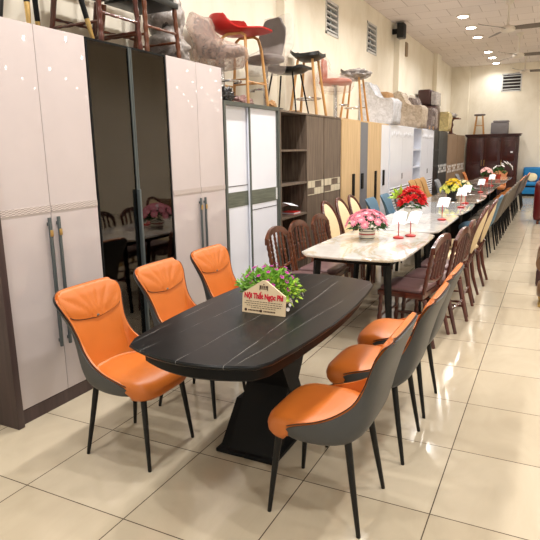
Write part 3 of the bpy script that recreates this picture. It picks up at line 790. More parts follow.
def dome(n, c, rx, ry, rz, seed, lo=.0):
    rd = random.Random(seed); out = []; ga = PI * (3 - 5 ** .5)
    for i in range(n):
        z = 1 - (1 - lo) * (i + .5) / n; rr = math.sqrt(max(0, 1 - z * z)); a = i * ga + rd.uniform(-.2, .2); j = rd.uniform(.88, 1.05)
        out.append((c[0] + rx * rr * math.cos(a) * j, c[1] + ry * rr * math.sin(a) * j, c[2] + rz * z * j))
    return out
Z = .7503
# planter on the black table
t = thing('flower_planter', 'cream planter of green leaves and small magenta flowers on the black table', 'planter', (-1.31, 2.6, Z))
B().box(-.075, .075, -.07, .08, 0, .06, .006).build('trough', 'plaque', t)
leaves(leaves(B(), (-.02, .0, .085), .165, .115, .11, 480, .035, .009, 3), (.02, 0, .09), .14, .11, .11, 260, .03, .008, 5).build('foliage', 'leaf', t)['kind'] = 'stuff'
leaves(B(), (.06, 0, .07), .125, .12, .1, 220, .028, .008, 9, -.3).build('light_foliage', 'lime', t)['kind'] = 'stuff'
bloom_parts(t, 'purple', (0, 0, .04), dome(40, (-.01, 0, .1), .165, .115, .13, 4, .1), .0145, 5, 1, .5)
bloom_parts(t, 'whitef', (0, 0, .0), [(.13 + .02 * math.cos(k), -.1 + .045 * k, .02 + .012 * (k % 3)) for k in range(6)], .013, 6, 1, .3)
d = blossom(.022, 8, 2, .25).build('daisy', 'whitef', t, angle=80); d.location = (.01, -.135, .115); d.rotation_euler = (1.1, 0, .1); d['label'] = 'white daisy standing in for a small toy face'  # flower shape stands in for a toy ornament with dark eyes
B().blob((-.007, 0, .006), (.005, .005, .004), 2, 0).blob((.007, 0, .006), (.005, .005, .004), 2, 0).build('flower_centre', 'blackplastic', d)
# shop sign in front of it
t = thing('table_sign', 'small cream house-shaped shop sign with red lettering on the black table', 'sign', (-1.268, 2.437, Z), .0)
tilt = Matrix.Rotation(-.12, 4, 'X')
B().prism([(-.122, 0), (.122, 0), (.122, .1), (.012, .172), (-.012, .172), (-.122, .1)], -.006, .006, 'Y').xf(tilt).build('board', 'plaque', t)
def text(s_, size, mat, name, x, z, sx=1.0, off=0.0):
    cu = bpy.data.curves.new(name, 'FONT'); cu.body = s_; cu.size = size; cu.align_x = 'CENTER'; cu.extrude = .0008; cu.offset = off; cu.resolution_u = 4
    o = bpy.data.objects.new(name, cu); COL.objects.link(o)
    bpy.context.view_layer.update()
    me = bpy.data.meshes.new_from_object(o.evaluated_get(bpy.context.evaluated_depsgraph_get())); bpy.data.objects.remove(o)
    me.transform(tilt @ Matrix.Translation((x, -.0072, z)) @ Matrix.Rotation(PI / 2, 4, 'X') @ Matrix.Scale(sx, 4, (1, 0, 0)))
    me.materials.clear(); me.materials.append(M[mat]); o = bpy.data.objects.new(name, me); COL.objects.link(o); o.parent = t; return o
text('Nội Thất Ngọc Phì', .038, 'inkred', 'shop_name', 0, .078, .74, .0017)
dash = B(); rd = random.Random(2)
for row, (z, a, b_) in enumerate(((.062, -.1, .104), (.051, -.108, .108), (.04, -.095, .1), (.03, -.07, .07))):
    x = a
    while x < b_:
        l = rd.uniform(.006, .016); dash.box(x, min(x + l, b_), -.0075, -.0062, z - .0018, z + .0009); x += l + .004
dash.xf(tilt).build('small_print', 'ink', t)
ic = B()
for x in (-.1, -.012): ic.tube([(x, -.0074, .015), (x, -.0062, .015)], .0075, 14)
for x0 in (-.085, .003):
    x = x0
    while x < x0 + .065: ic.box(x, x + .006, -.0075, -.0062, .0115, .0185); x += .0085
ic.xf(tilt).build('contact_line', 'ink', t)
lg = B()
for x0, x1 in ((-.024, -.02), (.02, .024)): lg.box(x0, x1, -.0075, -.0062, .122, .148)
lg.box(-.024, .024, -.0075, -.0062, .128, .131)
for k in range(4): lg.box(-.019 + k * .0105, -.0125 + k * .0105, -.0075, -.0062, .133, .147)
lg.box(-.003, .003, -.0075, -.0062, .15, .156); lg.xf(tilt).build('emblem', 'ink', t)

def pot_plant(label, loc, potprof, potmat, blooms, fol, cat='flowers'):
    t = thing('potted_flowers', label, cat, loc)
    B().lathe(potprof, n=24).build('pot', potmat, t)
    for f in fol: leaves(B(), *f[:-1]).build('foliage', f[-1], t)['kind'] = 'stuff'
    for b in blooms: bloom_parts(t, *b)
    return t
cyl = [(.05, 0), (.056, .003), (.062, .05), (.064, .098), (.06, .1), (.056, .09), (.05, .085)]
pot_plant('bunch of pink daisies in a striped ceramic pot on the golden marble table', (-1.49, 4.97, Z), [(r * 1.2, z) for r, z in cyl], 'striped',
          [('pink', (0, 0, .08), dome(26, (0, 0, .13), .17, .165, .13, 3, .1), .046, 11, 2, .4, 'pinkc')], [((0, 0, .12), .15, .15, .06, 160, .06, .014, 11, .0, 'leafd')])
pot_plant('big bunch of red flowers in a white pot on the plain white marble table', (-1.38, 6.3, Z), [(.07, 0), (.075, .004), (.062, .02), (.085, .16), (.088, .165), (.08, .16), (.07, .15)], 'pot',
          [('redf', (0, 0, .14), dome(22, (0.0, 0, .23), .14, .14, .145, 8, -.1), .06, 7, 3, .55)], [((0, 0, .2), .12, .12, .09, 110, .07, .018, 21, -.2, 'leafd'), ((-.13, 0, .27), .07, .08, .06, 26, .09, .02, 23, .3, 'lime')])
pot_plant('bunch of yellow and lemon flowers in a dark-footed pot on the beige marble table', (-1.4, 9.2, Z), [(.09, 0), (.09, .02), (.07, .03), (.075, .12), (.08, .14), (.075, .135), (.07, .12)], 'blackplastic',
          [('yellow', (0, 0, .15), dome(12, (.02, .03, .18), .11, .11, .14, 5, .25), .05, 8, 3, .5), ('yelgr', (0, 0, .15), dome(18, (-.02, -.04, .15), .135, .13, .1, 6, -.05)[4:], .046, 9, 2, .45)],
          [((0, 0, .15), .11, .11, .06, 80, .06, .016, 31, -.3, 'leafd')])
pot_plant('smaller bunch of cream flowers beside the yellow bunch', (-1.33, 9.95, Z), [(.05, 0), (.055, .004), (.06, .09), (.055, .095), (.05, .085)], 'pot',
          [('creamf', (0, 0, .12), dome(14, (0, 0, .16), .12, .12, .1, 5, .1), .045, 8, 2, .45, 'yellow')], [((0, 0, .14), .15, .15, .07, 100, .08, .018, 41, -.2, 'leafd')])
pot_plant('pale pink flowers in a terracotta red pot on a far marble table', (-1.4, 14.3, Z), [(.045, 0), (.06, .1), (.065, .11), (.055, .105)], 'potred',
          [('pinkc', (0, 0, .2), dome(14, (0, 0, .22), .125, .125, .1, 5, .1), .05, 8, 2, .45)], [((0, 0, .17), .1, .1, .07, 80, .07, .018, 51, .1, 'leafd')])
t = pot_plant('white orchid arching from a red pot on the farthest marble table', (-1.27, 15.95, Z), [(.055, 0), (.07, .1), (.075, .11), (.065, .105)], 'potred',
          [('whitef', (0, 0, .2), [(-.16, 0, .2), (-.12, .05, .25), (-.09, -.03, .28), (.0, 0, .32), (.08, .02, .38), (.16, 0, .4), (.22, .03, .39), (.28, 0, .34), (.32, .02, .27), (.1, -.05, .33)], .07, 5, 2, .2)],
          [((0, 0, .17), .14, .14, .08, 60, .12, .03, 61, .1, 'leafd')])
B().tube([(0, 0, .1), (.02, 0, .3), (.12, .01, .38), (.24, .01, .35), (.31, .02, .26)], .007, 6).build('stem', 'leafd', t)
# red price stands with a white card
def stand(label, x, y, w=.17, tiltd=.25, rz=.25, h=.2):
    t = thing('price_stand', label, 'card stand', (x, y, Z), rz, 'red price stands')
    B().lathe([(.045, 0), (.05, .004), (.05, .014), (.03, .02), (.012, .024), (.004, .026)], n=18).build('base', 'red', t)
    B().tube([(0, 0, .02), (0, 0, .15), (0, 0, h - .04)], .0045, 8).build('stem', 'red', t)
    b = B(); G1 = []; G2 = []
    for i in range(7):
        u = -1 + 2 * i / 6; r1 = []; r2 = []
        for j in range(4):
            v = j / 3; q = Vector((u * w * .5 + .03 * v, +.03 + .05 * v * tiltd * 4 + .012 * u * u, h - .06 + .1 * v - .012 * u * u)); r1.append(q); r2.append(q + Vector((0, .0015, .0006)))
        G1.append(r1); G2.append(r2)
    b.solid(G1, G2).build('card', 'paper', t); return t
stand('red price stand with a white card, left of two on the golden marble table', -1.235, 5.12, .12, .7, .3, .195)
stand('red price stand with a white card, right of two on the golden marble table', -1.16, 5.28, .11, .7, .1, .185)
stand('red price stand with white card on the white marble table beside the red flowers', -1.1, 6.62, .13, .4, .2, .215)
stand('red price stand with a white card on the pale grey marble table, nearer of two', -1.1, 8.1, .13, .4, .2, .23)
stand('red price stand with a white card at the far end of the pale grey table', -1.12, 8.7, .13, .4, .2, .23)
stand('red price stand with a white card on the dark slate table', -1.16, 11.0, .12, .4, .2, .2)
stand('red price stand with a white card on the grey-brown slate table', -1.15, 12.9, .12, .4, .2, .2)
# things in the open shelf
for zz, nm, mt, lb, ct in ((1.1953, 'paper_sheet', 'paper', 'folded white paper sheet hanging in the open shelf of the brown wardrobe', 'paper'),):
    B_ = B().solid([[(-2.86, 5.79, .93), (-2.86, 5.99, .90)], [(-2.74, 5.82, .98), (-2.74, 6.04, .95)], [(-2.66, 5.84, .95), (-2.66, 6.06, .92)]], [[(-2.86, 5.79, .935), (-2.86, 5.99, .905)], [(-2.74, 5.82, .985), (-2.74, 6.04, .955)], [(-2.66, 5.84, .955), (-2.66, 6.06, .925)]])
    pt = thing('paper_notice', 'white folded paper leaning in the open shelf of the brown wardrobe', 'paper', (-2.8, 5.9, .8175))
    B_.build('sheet', 'paper', pt, (-2.8, 5.9, .8175)); B().tube([(-2.86, 5.9, .8176), (-2.8, 5.9, .94)], .004, 6).build('prop', 'red', pt, (-2.8, 5.9, .8175)); B().box(-2.9, -2.82, 5.85, 5.95, .8176, .824).build('base', 'red', pt, (-2.8, 5.9, .8175))
bk = thing('book', 'red book lying flat on the lowest visible shelf of the brown wardrobe', 'book', (-2.8, 6.15, .8175))
B().box(-.08, .09, -.1, .1, .0003, .004).box(-.08, .09, -.1, .1, .024, .028).box(-.08, -.076, -.1, .1, .0003, .028).build('cover', 'red', bk)
B().box(-.075, .085, -.095, .095, .0045, .0235).build('pages', 'paper', bk)
# ------------------------------------------------------------------ on top of the wardrobes
def stool_legs(t, feet, top, mats, r0=.016, r1=.011, zs=None):
    for (x, y), (u, v), m_ in zip(feet, top, mats):
        B().tube([(u, v, zs), (x, y, .003), (x, y, 0)], [r0, r1, r1 * .9], 10).build('leg', m_, t)
# black stool with brass tipped legs
t = thing('bar_stool', 'black splay-legged stool with brass-tipped legs on the near white wardrobe', 'stool', (-2.93, 2.62, 2.2905))
for (x, y), gold in (((.18, -.36), 0), ((.18, -.17), 1), ((-.17, .22), 1), ((.18, .34), 1)):
    tx, ty = x * .55, y * .55
    f = .13 / .7
    px, py = x + (tx - x) * f, y + (ty - y) * f
    l = B().tube([(tx, ty, .7), (px, py, .13)], [.02, .017], 10).build('leg', 'blackmatte', t)
    B().tube([(px, py, .1299), (x, y, .002), (x, y, 0)], [.017, .012, .011], 10).build('leg_tip', 'gold' if gold else 'black', l)
B().lathe([(.01, .68), (.2, .685), (.22, .71), (.2, .74), (.1, .745), (.01, .742)], n=24).build('seat', 'blackplastic', t)
# wooden chairs up there with black seats
sb = spindle_chair('spindle_chair', 'wooden chair with black seat on top of the dark glass wardrobe, the left one', 'redwood', 'blackplastic', 'wooden chairs stored on the wardrobes', mf='blackplastic')
sb.location = (-2.96, 3.26, 2.2905); sb.rotation_euler.z = 0
sb2 = spindle_chair('spindle_chair', 'chestnut wooden chair with black seat on top of the dark glass wardrobe, the right one', 'brwood', 'blackplastic', 'wooden chairs stored on the wardrobes', mf='blackplastic')
sb2.location = (-2.96, 3.74, 2.2905)
# grey wrapped bundle
t = thing('wrapped_bundle', 'grey plastic-wrapped bundle on the second white gloss wardrobe', 'bundle', (-3.03, 4.16, 2.2905))
B().blob((0, 0, .135), (.17, .15, .15), 4, .2, 2, 2, .0).blob((-.02, 0, .42), (.15, .14, .16), 4, .2, 2, 5).build('contents', 'seatgrey', t, angle=180)
B().blob((0, 0, .14), (.19, .165, .165), 4, .3, 1.7, 2, .001).blob((-.02, 0, .42), (.17, .16, .18), 4, .3, 1.7, 5).build('plastic_wrap', 'filmg', t, angle=180)

def swivel(name, label, loc, rz, ms, film_, hs=.5, group=None, seatr=(.24, .2), back=.3, base=True, lean=.12):
    t = thing(name, label, 'stool', loc, rz, group)
    B().lathe([(.19, 0), (.2, .006), (.16, .018), (.04, .03), (.03, .05), (.028, hs - .06), (.06, hs - .04), (.02, hs - .035)], n=24).build('pedestal', 'chrome', t)
    B().tube([(.1 + .09 * math.cos(a), .12 * math.sin(a), .2) for a in [-1.9 + 3.8 * k / 12 for k in range(13)]], .01, 8).build('foot_rest', 'chrome', t)
    B().pad(sell(seatr[0], seatr[1], 2.8, 36), [(.7, hs - .035), (.95, hs - .025), (1, hs), (.96, hs + .03), (.8, hs + .045), (.3, hs + .045)]).build('seat', ms, t)
    R1, R2 = [], []
    for i in range(11):
        v = i / 10; r1, r2 = [], []
        for j in range(13):
            s_ = -1 + 2 * j / 12; w = seatr[1] * (1.0 - .45 * abs(v - .62) ** 1.5 - .25 * max(0, v - .8) * 5 * abs(s_))
            p = Vector((-seatr[0] + .03 - lean * v + .05 * s_ * s_, s_ * w, hs + .03 + back * v * (1 - .12 * s_ ** 4))); r1.append(p); r2.append(p + Vector((.035 * (1 - abs(s_) ** 4) + .008, 0, .0)))
        R1.append(r1); R2.append(r2)
    B().solid(R1, R2).build('backrest', ms, t, angle=70)
    if film_:
        b = B(); zt = hs + back + .05
        def ring(k, z, dx, e): return [(dx + x * k, y * e, z) for x, y in sell(seatr[0] + .03, seatr[1] + .04, 2.6, 40)]
        rs = [ring(.75, hs - .14, .0, .8), ring(1.0, hs - .05, 0, 1), ring(1.03, hs + .03, .0, 1.02), ring(.7, hs + .09, -.08, 1.02), ring(.34, hs + .16, -.16 - lean * .4, 1), ring(.3, hs + back * .85, -.17 - lean, .95), ring(.18, zt, -.17 - lean, .75)]
        b.rings(rs); bmesh.ops.subdivide_edges(b.bm, edges=b.bm.edges[:], cuts=1, use_grid_fill=True)
        for v in b.bm.verts: v.co += Vector((noise.noise(v.co * 9), noise.noise(v.co * 9 + Vector((5, 1, 2))), noise.noise(v.co * 9 + Vector((1, 8, 2))))) * .026
        b.build('plastic_wrap', film_, t, angle=180)
    return t
ZS = 2.0205
t = swivel('swivel_stool', 'low swivel stool under clear plastic, behind the second white gloss wardrobe', (-2.93, 4.86, ZS), 0, 'seatgrey', 'filmp', .47, seatr=(.23, .18), back=.3, lean=.05)
# red bar stool
t = thing('bar_stool', 'red low-backed bar stool on light wooden legs', 'stool', (-2.94, 5.27, ZS + .003))
def bucket_from(keys, nt, ns, th, b=None):
    g1, g2 = [], []
    for i in range(nt + 1):
        k = cr(keys, i / nt); r1, r2 = [], []
        for j in range(ns + 1):
            s_ = -1 + 2 * j / ns; p = sect(k, s_); r1.append(p)
            q = p.copy(); q[1] *= 1 - th / .2; q[0] += th * (.7 if k[0] < -.1 else .1); q[2] += th * (.3 if k[0] < -.2 else 1); r2.append(q)
        g1.append(r1); g2.append(r2)
    return (b or B()).solid(g1, g2)
bucket_from([(.31, .715, .30, .715, .13), (.2, .705, .2, .715, .19), (.08, .69, .08, .73, .21), (-.05, .685, -.02, .80, .22), (-.17, .695, -.08, .86, .225), (-.25, .74, -.13, .878, .22), (-.285, .80, -.2, .885, .2), (-.3, .87, -.265, .885, .15)], 22, 16, .014).build('seat', 'red', t, angle=70)
for sy in (1, -1):
    B().tube([(.19, sy * .215, 0), (.15, sy * .17, .55), (.13, sy * .14, .66), (.08, sy * .13, .69), (-.08, sy * .13, .69), (-.13, sy * .14, .66), (-.17, sy * .17, .5), (-.22, sy * .21, 0)], .015, 10).build('leg_frame', 'legwood', t)
for a, b_ in (((.175, -.195, .22), (.175, .195, .22)), ((-.2, -.195, .22), (-.2, .195, .22)), ((.175, .195, .24), (-.2, .195, .24)), ((.175, -.195, .24), (-.2, -.195, .24))):
    B().tube([a, b_], .009, 8).build('stretcher', 'legwood', t)
t = swivel('swivel_stool', 'charcoal shell swivel stool under clear plastic, turned backwards', (-2.93, 5.8, ZS), -1.95, 'seatgrey', 'film', .52, seatr=(.17, .22), back=.42, lean=.03)
# black low chair
ZS5 = 2.0005
t = thing('low_chair', 'black low-backed chair on thin black metal legs on top of the brown wardrobe', 'chair', (-2.9, 6.29, ZS5))
R1, R2 = [], []
for i in range(17):
    v = i / 16; r1, r2 = [], []
    for j in range(13):
        s_ = -1 + 2 * j / 12
        if v < .6: x = .26 - .45 * v / .6; z = .47 - .03 * math.sin(PI * v / .6) + .02 * (v < .08)
        else: u = (v - .6) / .4; x = -.19 - .07 * u; z = .47 + .2 * u ** 1.2
        w = .2 * (1 - .25 * (1 - v) ** 4) * (1 - .12 * max(0, v - .6)); z += .05 * s_ ** 4 * math.sin(PI * min(1, v * 1.2)); x += .06 * s_ ** 2 * max(0, v - .6) * 2
        r1.append(Vector((x, s_ * w, z))); r2.append(Vector((x + .022 * (v > .6), s_ * w * .97, z + .03)))
    R1.append(r1); R2.append(r2)
B().solid(R1, R2).build('seat_shell', 'blackplastic', t, angle=70)
for sx in (1, -1):
    for sy in (1, -1): B().tube([(sx * .13, sy * .12, .452), (sx * .2, sy * .185, .003), (sx * .2, sy * .185, 0)], [.011, .009, .008], 8).build('leg', 'blackmatte', t)
def beech_stool(label, loc, mseat, wrap=None, rz=0, h=.7):
    t = thing('bar_stool', label, 'stool', loc, rz)
    R1, R2 = [], []
    for i in range(13):
        v = i / 12; r1, r2 = [], []
        for j in range(11):
            s_ = -1 + 2 * j / 10; x = .2 - .4 * v; z = h + .02 * (2 * v - 1) ** 2 + .11 * max(0, v - .72) ** 1.2 * 2; w = .19 * (1 - abs(2 * v - 1) ** 3 * .35); z += .02 * s_ ** 2
            r1.append(Vector((x, s_ * w, z - .03 * (1 - abs(s_) ** 2) * (1 - (2 * v - 1) ** 2)))); r2.append(Vector((x * .97, s_ * w * .97, z + .042)))
        R1.append(r1); R2.append(r2)
    B().solid(R1, R2).build('seat', mseat, t, angle=70)
    for sx in (1, -1):
        for sy in (1, -1): B().tube([(sx * .1, sy * .1, h - .005), (sx * .185, sy * .17, .003), (sx * .185, sy * .17, 0)], [.016, .018, .014], 10).build('leg', 'legwood', t)
    for z in (.22,): B().tube([(.165 * math.cos(2 * PI * k / 24), .155 * math.sin(2 * PI * k / 24), z) for k in range(24)], .009, 8, closed=True).build('foot_ring', 'chrome', t)
    if wrap:
        b = B(); b.blob((0, 0, h + .03), (.24, .22, .085), 4, .35, 3, 4); b.build('plastic_wrap', wrap, t, angle=180)
    return t
beech_stool('black-seated bar stool on four light wooden legs on top of the brown wardrobe', (-2.93, 7.02, ZS5), 'blackplastic')
swivel('swivel_stool', 'rust orange swivel stool wrapped in plastic on top of the oak wardrobe', (-2.93, 8.05, ZS5), .2, 'seatorange', 'film', .52, seatr=(.24, .22), back=.3, lean=.0)
beech_stool('plastic-wrapped grey bar stool on light wooden legs, beside the white wrapped armchair', (-2.95, 9.0, ZS5), 'seatgrey', 'filmg')
# bags and papers on the grey-framed wardrobe
o = B().blob((0, 0, .05), (.07, .12, .06), 4, .5, 3.5, 3, 0).build('plastic_bag', 'blackbag', angle=180); o.location = (-2.75, 4.63, ZS); o.scale = (.7, .9, 1.1); tag(o, 'crumpled black plastic bag at the near end of the grey-framed wardrobe top', 'bag')
o = B().blob((0, 0, .045), (.09, .16, .06), 4, .5, 3.5, 8, 0).build('plastic_bag', 'pinkbag', angle=180); o.location = (-2.95, 5.27, ZS); tag(o, 'pinkish plastic bag lying between the legs of the red stool', 'bag')
o = B().blob((0, 0, .03), (.12, .17, .045), 4, .6, 2.5, 11, 0).build('paper_sheet', 'kraft', angle=180); o.location = (-2.75, 5.575, ZS + .0005); o.scale = (.35, .42, .9); tag(o, 'crumpled brown paper beside the red stool', 'paper')
o = B().blob((0, 0, .012), (.06, .1, .014), 4, .5, 2.5, 14, 0).build('cardboard', 'kraft', angle=180); o.location = (-2.77, 6.2, ZS5); tag(o, 'flat brown cardboard scrap under the black low chair', 'cardboard')
# wrapped armchairs : side profile (x towards the room, z up)
def armchair(label, loc, m_, wrap, w=.52, s=1.0, rz=0):
    t = thing('armchair', label, 'armchair', loc, rz, 'plastic-wrapped armchairs stored on the wardrobes')
    B().box(-.2, .28, -w / 2 + .09, w / 2 - .09, .1, .3, .03).build('seat', m_, t)
    p = [(-.27, .08), (-.17, .08), (-.1, .3), (-.13, .6), (-.17, .7), (-.22, .72), (-.27, .68)]
    B().prism(p, -w / 2 + .02, w / 2 - .02, 'Y').build('backrest', m_, t, angle=50)
    for sy in (1, -1):
        a0, a1 = sorted((sy * (w / 2 - .08), sy * w / 2))
        B().prism([(-.24, .08), (.28, .08), (.29, .4), (.24, .44), (.08, .42), (-.06, .5), (-.13, .62), (-.2, .66)], a0, a1, 'Y').build('armrest', m_, t, angle=50)
    for sx in (-.2, .24):
        for sy in (1, -1): B().tube([(sx, sy * (w / 2 - .06), .1), (sx, sy * (w / 2 - .06), 0)], [.02, .015], 8).build('leg', 'legwood', t)
    b = B(); sec = [(-.3, .012), (.31, .012), (.33, .2), (.325, .42), (.27, .475), (.12, .46), (-.02, .53), (-.08, .64), (-.13, .745), (-.22, .765), (-.295, .72), (-.31, .4)]
    rs = []
    for y, k in ((-w / 2 - .02, .93), (-w / 2 - .035, 1), (-w * .25, 1), (0, 1), (w * .25, 1), (w / 2 + .035, 1), (w / 2 + .02, .93)):
        rs.append([(x * k, y, .0 + (z - .3) * k + .3 if k < 1 else z) for x, z in sec])
    b.rings(rs); bmesh.ops.subdivide_edges(b.bm, edges=b.bm.edges[:], cuts=2, use_grid_fill=True)
    for v in b.bm.verts: v.co += Vector((noise.noise(v.co * 8 + Vector(loc)), noise.noise(v.co * 8 + Vector((5, 1, 2))), noise.noise(v.co * 8 + Vector((1, 8, 2))))) * .022; v.co.z = max(v.co.z, .002)
    b.build('plastic_wrap', wrap, t, angle=180); t.scale = (s, s, s); return t
armchair('armchair wrapped in milky white plastic on top of the oak wardrobe', (-2.975, 10.6, ZS5), 'whitem', 'filmw')
armchair('armchair wrapped in beige plastic on top of the white wardrobe', (-2.955, 12.9, ZS5), 'cream', 'filmb', .52, 1.03)
armchair('brown armchair in clear plastic on top of the white wardrobe, right of the beige one', (-2.95, 14.15, ZS5), 'dkbrown', 'film', .55, 1.05)
armchair('armchair wrapped in yellowish plastic on top of the dark grey wardrobe', (-2.94, 16.15, ZS5), 'cream', 'filmy', .5, 1.08)
o = thing('storage_crate', 'beige fabric case lying behind the white wrapped armchair', 'case', (-2.99, 11.4, ZS5)); B().box(-.27, .02, -.22, .22, 0, .66, .06).build('body', 'kraft', o, angle=60); B().box(-.275, .025, -.225, .225, .3, .33, .01).build('strap', 'brleather', o)
t = thing('seat_stack', 'tall dark brown leather seat standing up behind the wrapped brown armchair', 'seat', (-2.99, 15.25, ZS5))
B().box(-.24, .24, -.3, .3, 0, .62, .05).build('seat', 'dkbrown', t, angle=60); B().box(-.24, .1, -.3, .3, .622, 1.02, .06).build('backrest', 'dkbrown', t, angle=60); B().box(.1, .24, -.31, .31, .6215, .95, .03).build('plastic_wrap', 'filmg', t)
# pink wrapped wooden stand
t = thing('side_table', 'carved wooden side table with pinkish wrapping on the far taupe wardrobe', 'table', (-2.95, 18.6, 1.9505))
B().lathe([(.16, .0), (.17, .02), (.06, .07), (.05, .2), (.08, .3), (.05, .4), (.1, .47)], n=18).build('pedestal', 'redwood', t)
B().box(-.24, .26, -.24, .24, .4702, .51, .01).build('tabletop', 'brwood', t)
B().blob((-.05, 0, .59), (.2, .2, .09), 4, .4, 3, 6, .5105).build('plastic_wrap', 'filmg', t, angle=180)
# stool and case on the cupboard
t = thing('bar_stool', 'tall wooden stool with dark round seat on top of the mahogany cupboard', 'stool', (-2.3, 20.22, 1.9835))
B().lathe([(.1, .59), (.17, .6), (.18, .62), (.17, .645), (.05, .64)], n=24).build('seat', 'seatgrey', t)
for sx in (1, -1):
    for sy in (1, -1): B().tube([(sx * .09, sy * .09, .595), (sx * .15, sy * .14, 0)], [.016, .016], 8).build('leg', 'legwood', t)
    B().tube([(sx * .125, -.12, .25), (sx * .125, .12, .25)], .009, 8).build('stretcher', 'legwood', t); B().tube([(-.12, sx * .12, .28), (.12, sx * .12, .28)], .009, 8).build('stretcher', 'legwood', t)
t = thing('case', 'grey box-shaped case standing on top of the mahogany cupboard', 'case', (-1.66, 20.22, 1.9805))
B().box(-.26, .26, -.18, .18, 0, .36, .03).build('body', 'boxgrey', t); B().box(-.2, .27, -.185, .185, .3605, .42, .02).build('lid', 'boxgrey', t)
# ------------------------------------------------------------------ far right : sofas
t = thing('sofa', 'bright blue sofa with dark base against the far wall', 'sofa', (.15, 20.18, 0))
O = (.15, 20.18, 0)
B().box(-.88, 1.2, 19.8, 20.5, .0, .07).build('base', 'blackmatte', t, O); B().box(-.86, 1.18, 19.78, 20.5, .07, .29, .02).build('frame', 'bluesofa', t, O)
B().box(-.86, 1.18, 19.77, 19.8, .2915, .325).build('trim_rail', 'blackmatte', t, O)
B().box(-.86, .15, 19.76, 20.3, .326, .44, .04).build('seat', 'bluesofa', t, O, 60); B().box(.16, 1.18, 19.76, 20.3, .326, .44, .04).build('seat', 'bluesofa', t, O, 60)
B().box(-.86, 1.18, 20.28, 20.52, .42, .9, .06).build('backrest', 'bluesofa', t, O, 60)
o = B().pad(sell(.15, .14, 2.2, 28), [(.2, -.04), (.7, -.03), (1, 0), (.7, .03), (.2, .04)]).build('cushion', 'creamf', angle=60); o.location = (-.58, 20.18, .585); o.rotation_euler = (1.25, 0, 0); tag(o, 'small cream cushion leaning on the blue sofa', 'cushion')
o = B().box(-.14, .14, -.1, .1, 0, .035, .006).build('folded_sheet', 'paper'); o.location = (-.24, 19.95, .4405); tag(o, 'white folded sheet lying on the blue sofa seat', 'sheet')
t = thing('armchair', 'oxblood red leather armchair at the right edge of the aisle', 'armchair', (.2, 12.95, 0))
B().box(-.42, .4, -.3, .35, .1, .42, .04).build('seat', 'redsofa', t, angle=60)
for sx in (-1, 1):
    a0, a1 = sorted((sx * .27, sx * .5)); B().box(a0 + 0, a1, -.33, .36, .06, .86, .09).build('armrest', 'redsofa', t, angle=60)
B().box(-.45, .45, .3, .5, .1, .95, .08).build('backrest', 'redsofa', t, angle=60)
for sx in (-1, 1):
    for sy in (-.28, .42): B().tube([(sx * .4, sy, .07), (sx * .4, sy, 0)], .025, 8).build('leg', 'redwood', t)
t = thing('sofa', 'brown leather sofa arm poking into the right edge of the picture', 'sofa', (.37, 7.3, 0))
B().box(-.3, .5, -.35, .45, .08, .42, .05).build('seat', 'brleather', t, angle=60)
B().box(-.45, -.24, -.42, .45, .0, .2, .03).build('arm_base', 'dkbrown', t, angle=60)
B().tube([(-.35, -.42, .27), (-.35, .45, .27)], [.11, .11], 20).build('armrest', 'brleather', t, angle=60)
B().box(-.4, .5, .4, .6, .1, .8, .08).build('backrest', 'brleather', t, angle=60)
B().box(-.38, .5, -.38, .45, 0, .06).build('base', 'redwood', t)
t = thing('footstool', 'small brown leather footstool with brass foot at the right edge, nearest to the camera', 'footstool', (.135, 6.12, 0))
B().pad(sell(.19, .19, 2.6, 32), [(.8, .08), (.98, .1), (1, .16), (.95, .22), (.7, .25), (.2, .255)]).build('seat', 'brleather', t, angle=60)
for sx in (-1, 1):
    for sy in (-1, 1): B().lathe([(.01, 0), (.026, .006), (.032, .03), (.022, .06), (.02, .09)], (sx * .14, sy * .14, 0), 14).build('foot', 'gold', t)
# ------------------------------------------------------------------ ceiling fans, speaker, breaker box
def fan(label, y, a0):
    t = thing('ceiling_fan', label, 'fan', (-.95, y, 3.65), 0, 'ceiling fans')
    B().lathe([(.0, .46), (.03, .46), (.07, .5), (.085, .549)], n=20).build('canopy', 'fan', t)
    B().tube([(0, 0, .1), (0, 0, .48)], .022, 10).build('down_rod', 'fan', t)
    B().lathe([(.02, -.02), (.09, -.01), (.13, .02), (.135, .06), (.11, .09), (.04, .11), (.02, .14)], n=28).build('motor', 'fan', t)
    for k in range(3):
        a = a0 + k * 2 * PI / 3; m = Matrix.Rotation(a, 4, 'Z')
        G1, G2 = [], []
        for i in range(12):
            u = i / 11; x = .1 + .66 * u; w = .045 + .035 * min(1, u * 3) if u < .96 else .05
            G1.append([m @ Vector((x, -w, .053 + .022)), m @ Vector((x, w, .053 - .022))]); G2.append([m @ Vector((x, -w, .06 + .022)), m @ Vector((x, w, .06 - .022))])
        B().solid(G1, G2).build('blade', 'fanblade', t)
fan('white ceiling fan nearest to the camera, top right', 11.86, -.05); fan('white ceiling fan in the middle of the aisle', 15.3, .05); fan('white ceiling fan closest to the far wall', 18.6, .2)
t = thing('loudspeaker', 'black loudspeaker mounted high on the left wall pillar', 'speaker', (-3.12, 12.6, 3.86))
B().box(-.06, .08, -.12, .12, 0, .3, .012).build('cabinet', 'blackplastic', t); B().box(.0801, .088, -.1, .1, .02, .28).build('grille', 'blackmatte', t); B().box(-.1799, -.06, -.03, .03, .1, .2).build('bracket', 'blackmatte', t)
t = thing('breaker_box', 'small brown electrical box high on the left wall beyond the loudspeaker', 'electrical box', (-3.3, 13.75, 3.67))
B().box(0, .05, -.1, .1, 0, .3, .005).build('box', 'plate', t); B().box(.0501, .056, -.08, .08, .03, .27).build('cover', 'plate', t)
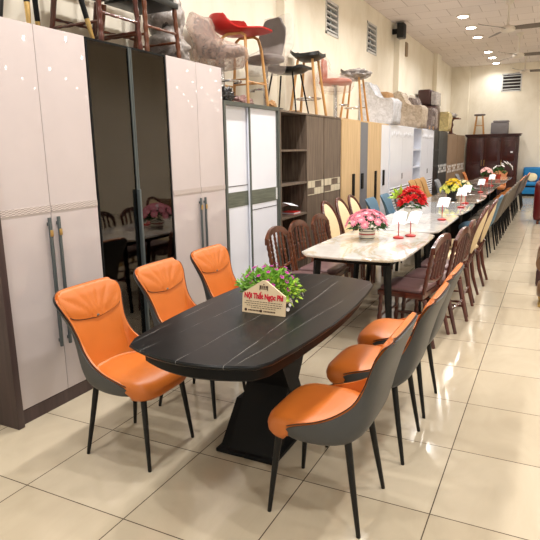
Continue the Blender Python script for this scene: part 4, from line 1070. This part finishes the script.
# ------------------------------------------------------------------ ceiling lamps
LY = [12.7, 13.94, 15.16, 17.6, 18.75, 20.03]
NM = ['nearest to the camera', 'second from the camera', 'third from the camera', 'third from the far wall', 'second from the far wall', 'closest to the far wall']
proto = None
def lamp(x, y, label):
    global proto
    if proto is None:
        t = thing('ceiling_light', label, 'ceiling light', (x, y, ZC), 0, 'round downlights in the ceiling')
        B().lathe([(.1, -.03), (.12, -.034), (.13, -.02), (.13, -.0003), (.1, -.0003)], n=24).build('trim_ring', 'fan', t)
        B().lathe([(.099, -.01), (.099, -.032), (.06, -.045), (.005, -.05)], n=24).build('lens', 'lens', t)
        proto = t
    else: copy_tree(proto, (x, y, ZC), 0, label)
    L = bpy.data.lights.new('downlight', 'AREA'); L.shape = 'DISK'; L.size = .14; L.energy = POW * (.6 if y > 17 else 1); L.spread = 2.6; L.color = (1, .965, .92)
    o = bpy.data.objects.new('downlight', L); COL.objects.link(o); o.location = (x, y, ZC - .056)
POW = 23
for y, n in zip(LY, NM): lamp(-1.88, y, 'round ceiling downlight, ' + n + ' in the row over the tables')
for k in range(1, 10): lamp(-1.88, 12.7 - 1.22 * (k + 1), 'round downlight in the near part of the ceiling, above the picture')
for x in (.7, 3.0):
    for k in range(11): lamp(x, -1.0 + 1.95 * k, 'round downlight in the near part of the ceiling, above the picture' if 0 else 'round downlight over the aisle side of the shop, outside the picture')

# ------------------------------------------------------------------ world, camera, view
wd = bpy.data.worlds.new('daylight'); S.world = wd; wd.use_nodes = True
bg = wd.node_tree.nodes['Background']; bg.inputs[0].default_value = (.86, .93, 1, 1); bg.inputs[1].default_value = .9
cam = bpy.data.cameras.new('camera'); co = bpy.data.objects.new('camera', cam); COL.objects.link(co)
f, pi_, ya, ro = 557.956, .210345, .466148, .0177549
cy, sy = math.cos(ya), math.sin(ya)
fw = Vector((-sy * math.cos(pi_), cy * math.cos(pi_), -math.sin(pi_))); r = Vector((cy, sy, 0)); d = fw.cross(r)
r2 = math.cos(ro) * r + math.sin(ro) * d; d2 = -math.sin(ro) * r + math.cos(ro) * d
m = Matrix((( r2.x, -d2.x, -fw.x, 0), (r2.y, -d2.y, -fw.y, 0), (r2.z, -d2.z, -fw.z, 1.5666), (0, 0, 0, 1)))
co.matrix_world = m; cam.sensor_width = 36; cam.lens = f / 540 * 36; cam.clip_end = 100; cam.clip_start = .05
S.camera = co
S.view_settings.view_transform = 'Standard'; S.view_settings.look = 'None'; S.view_settings.gamma = 1; S.view_settings.use_curve_mapping = False
S.view_settings.exposure = 0.12
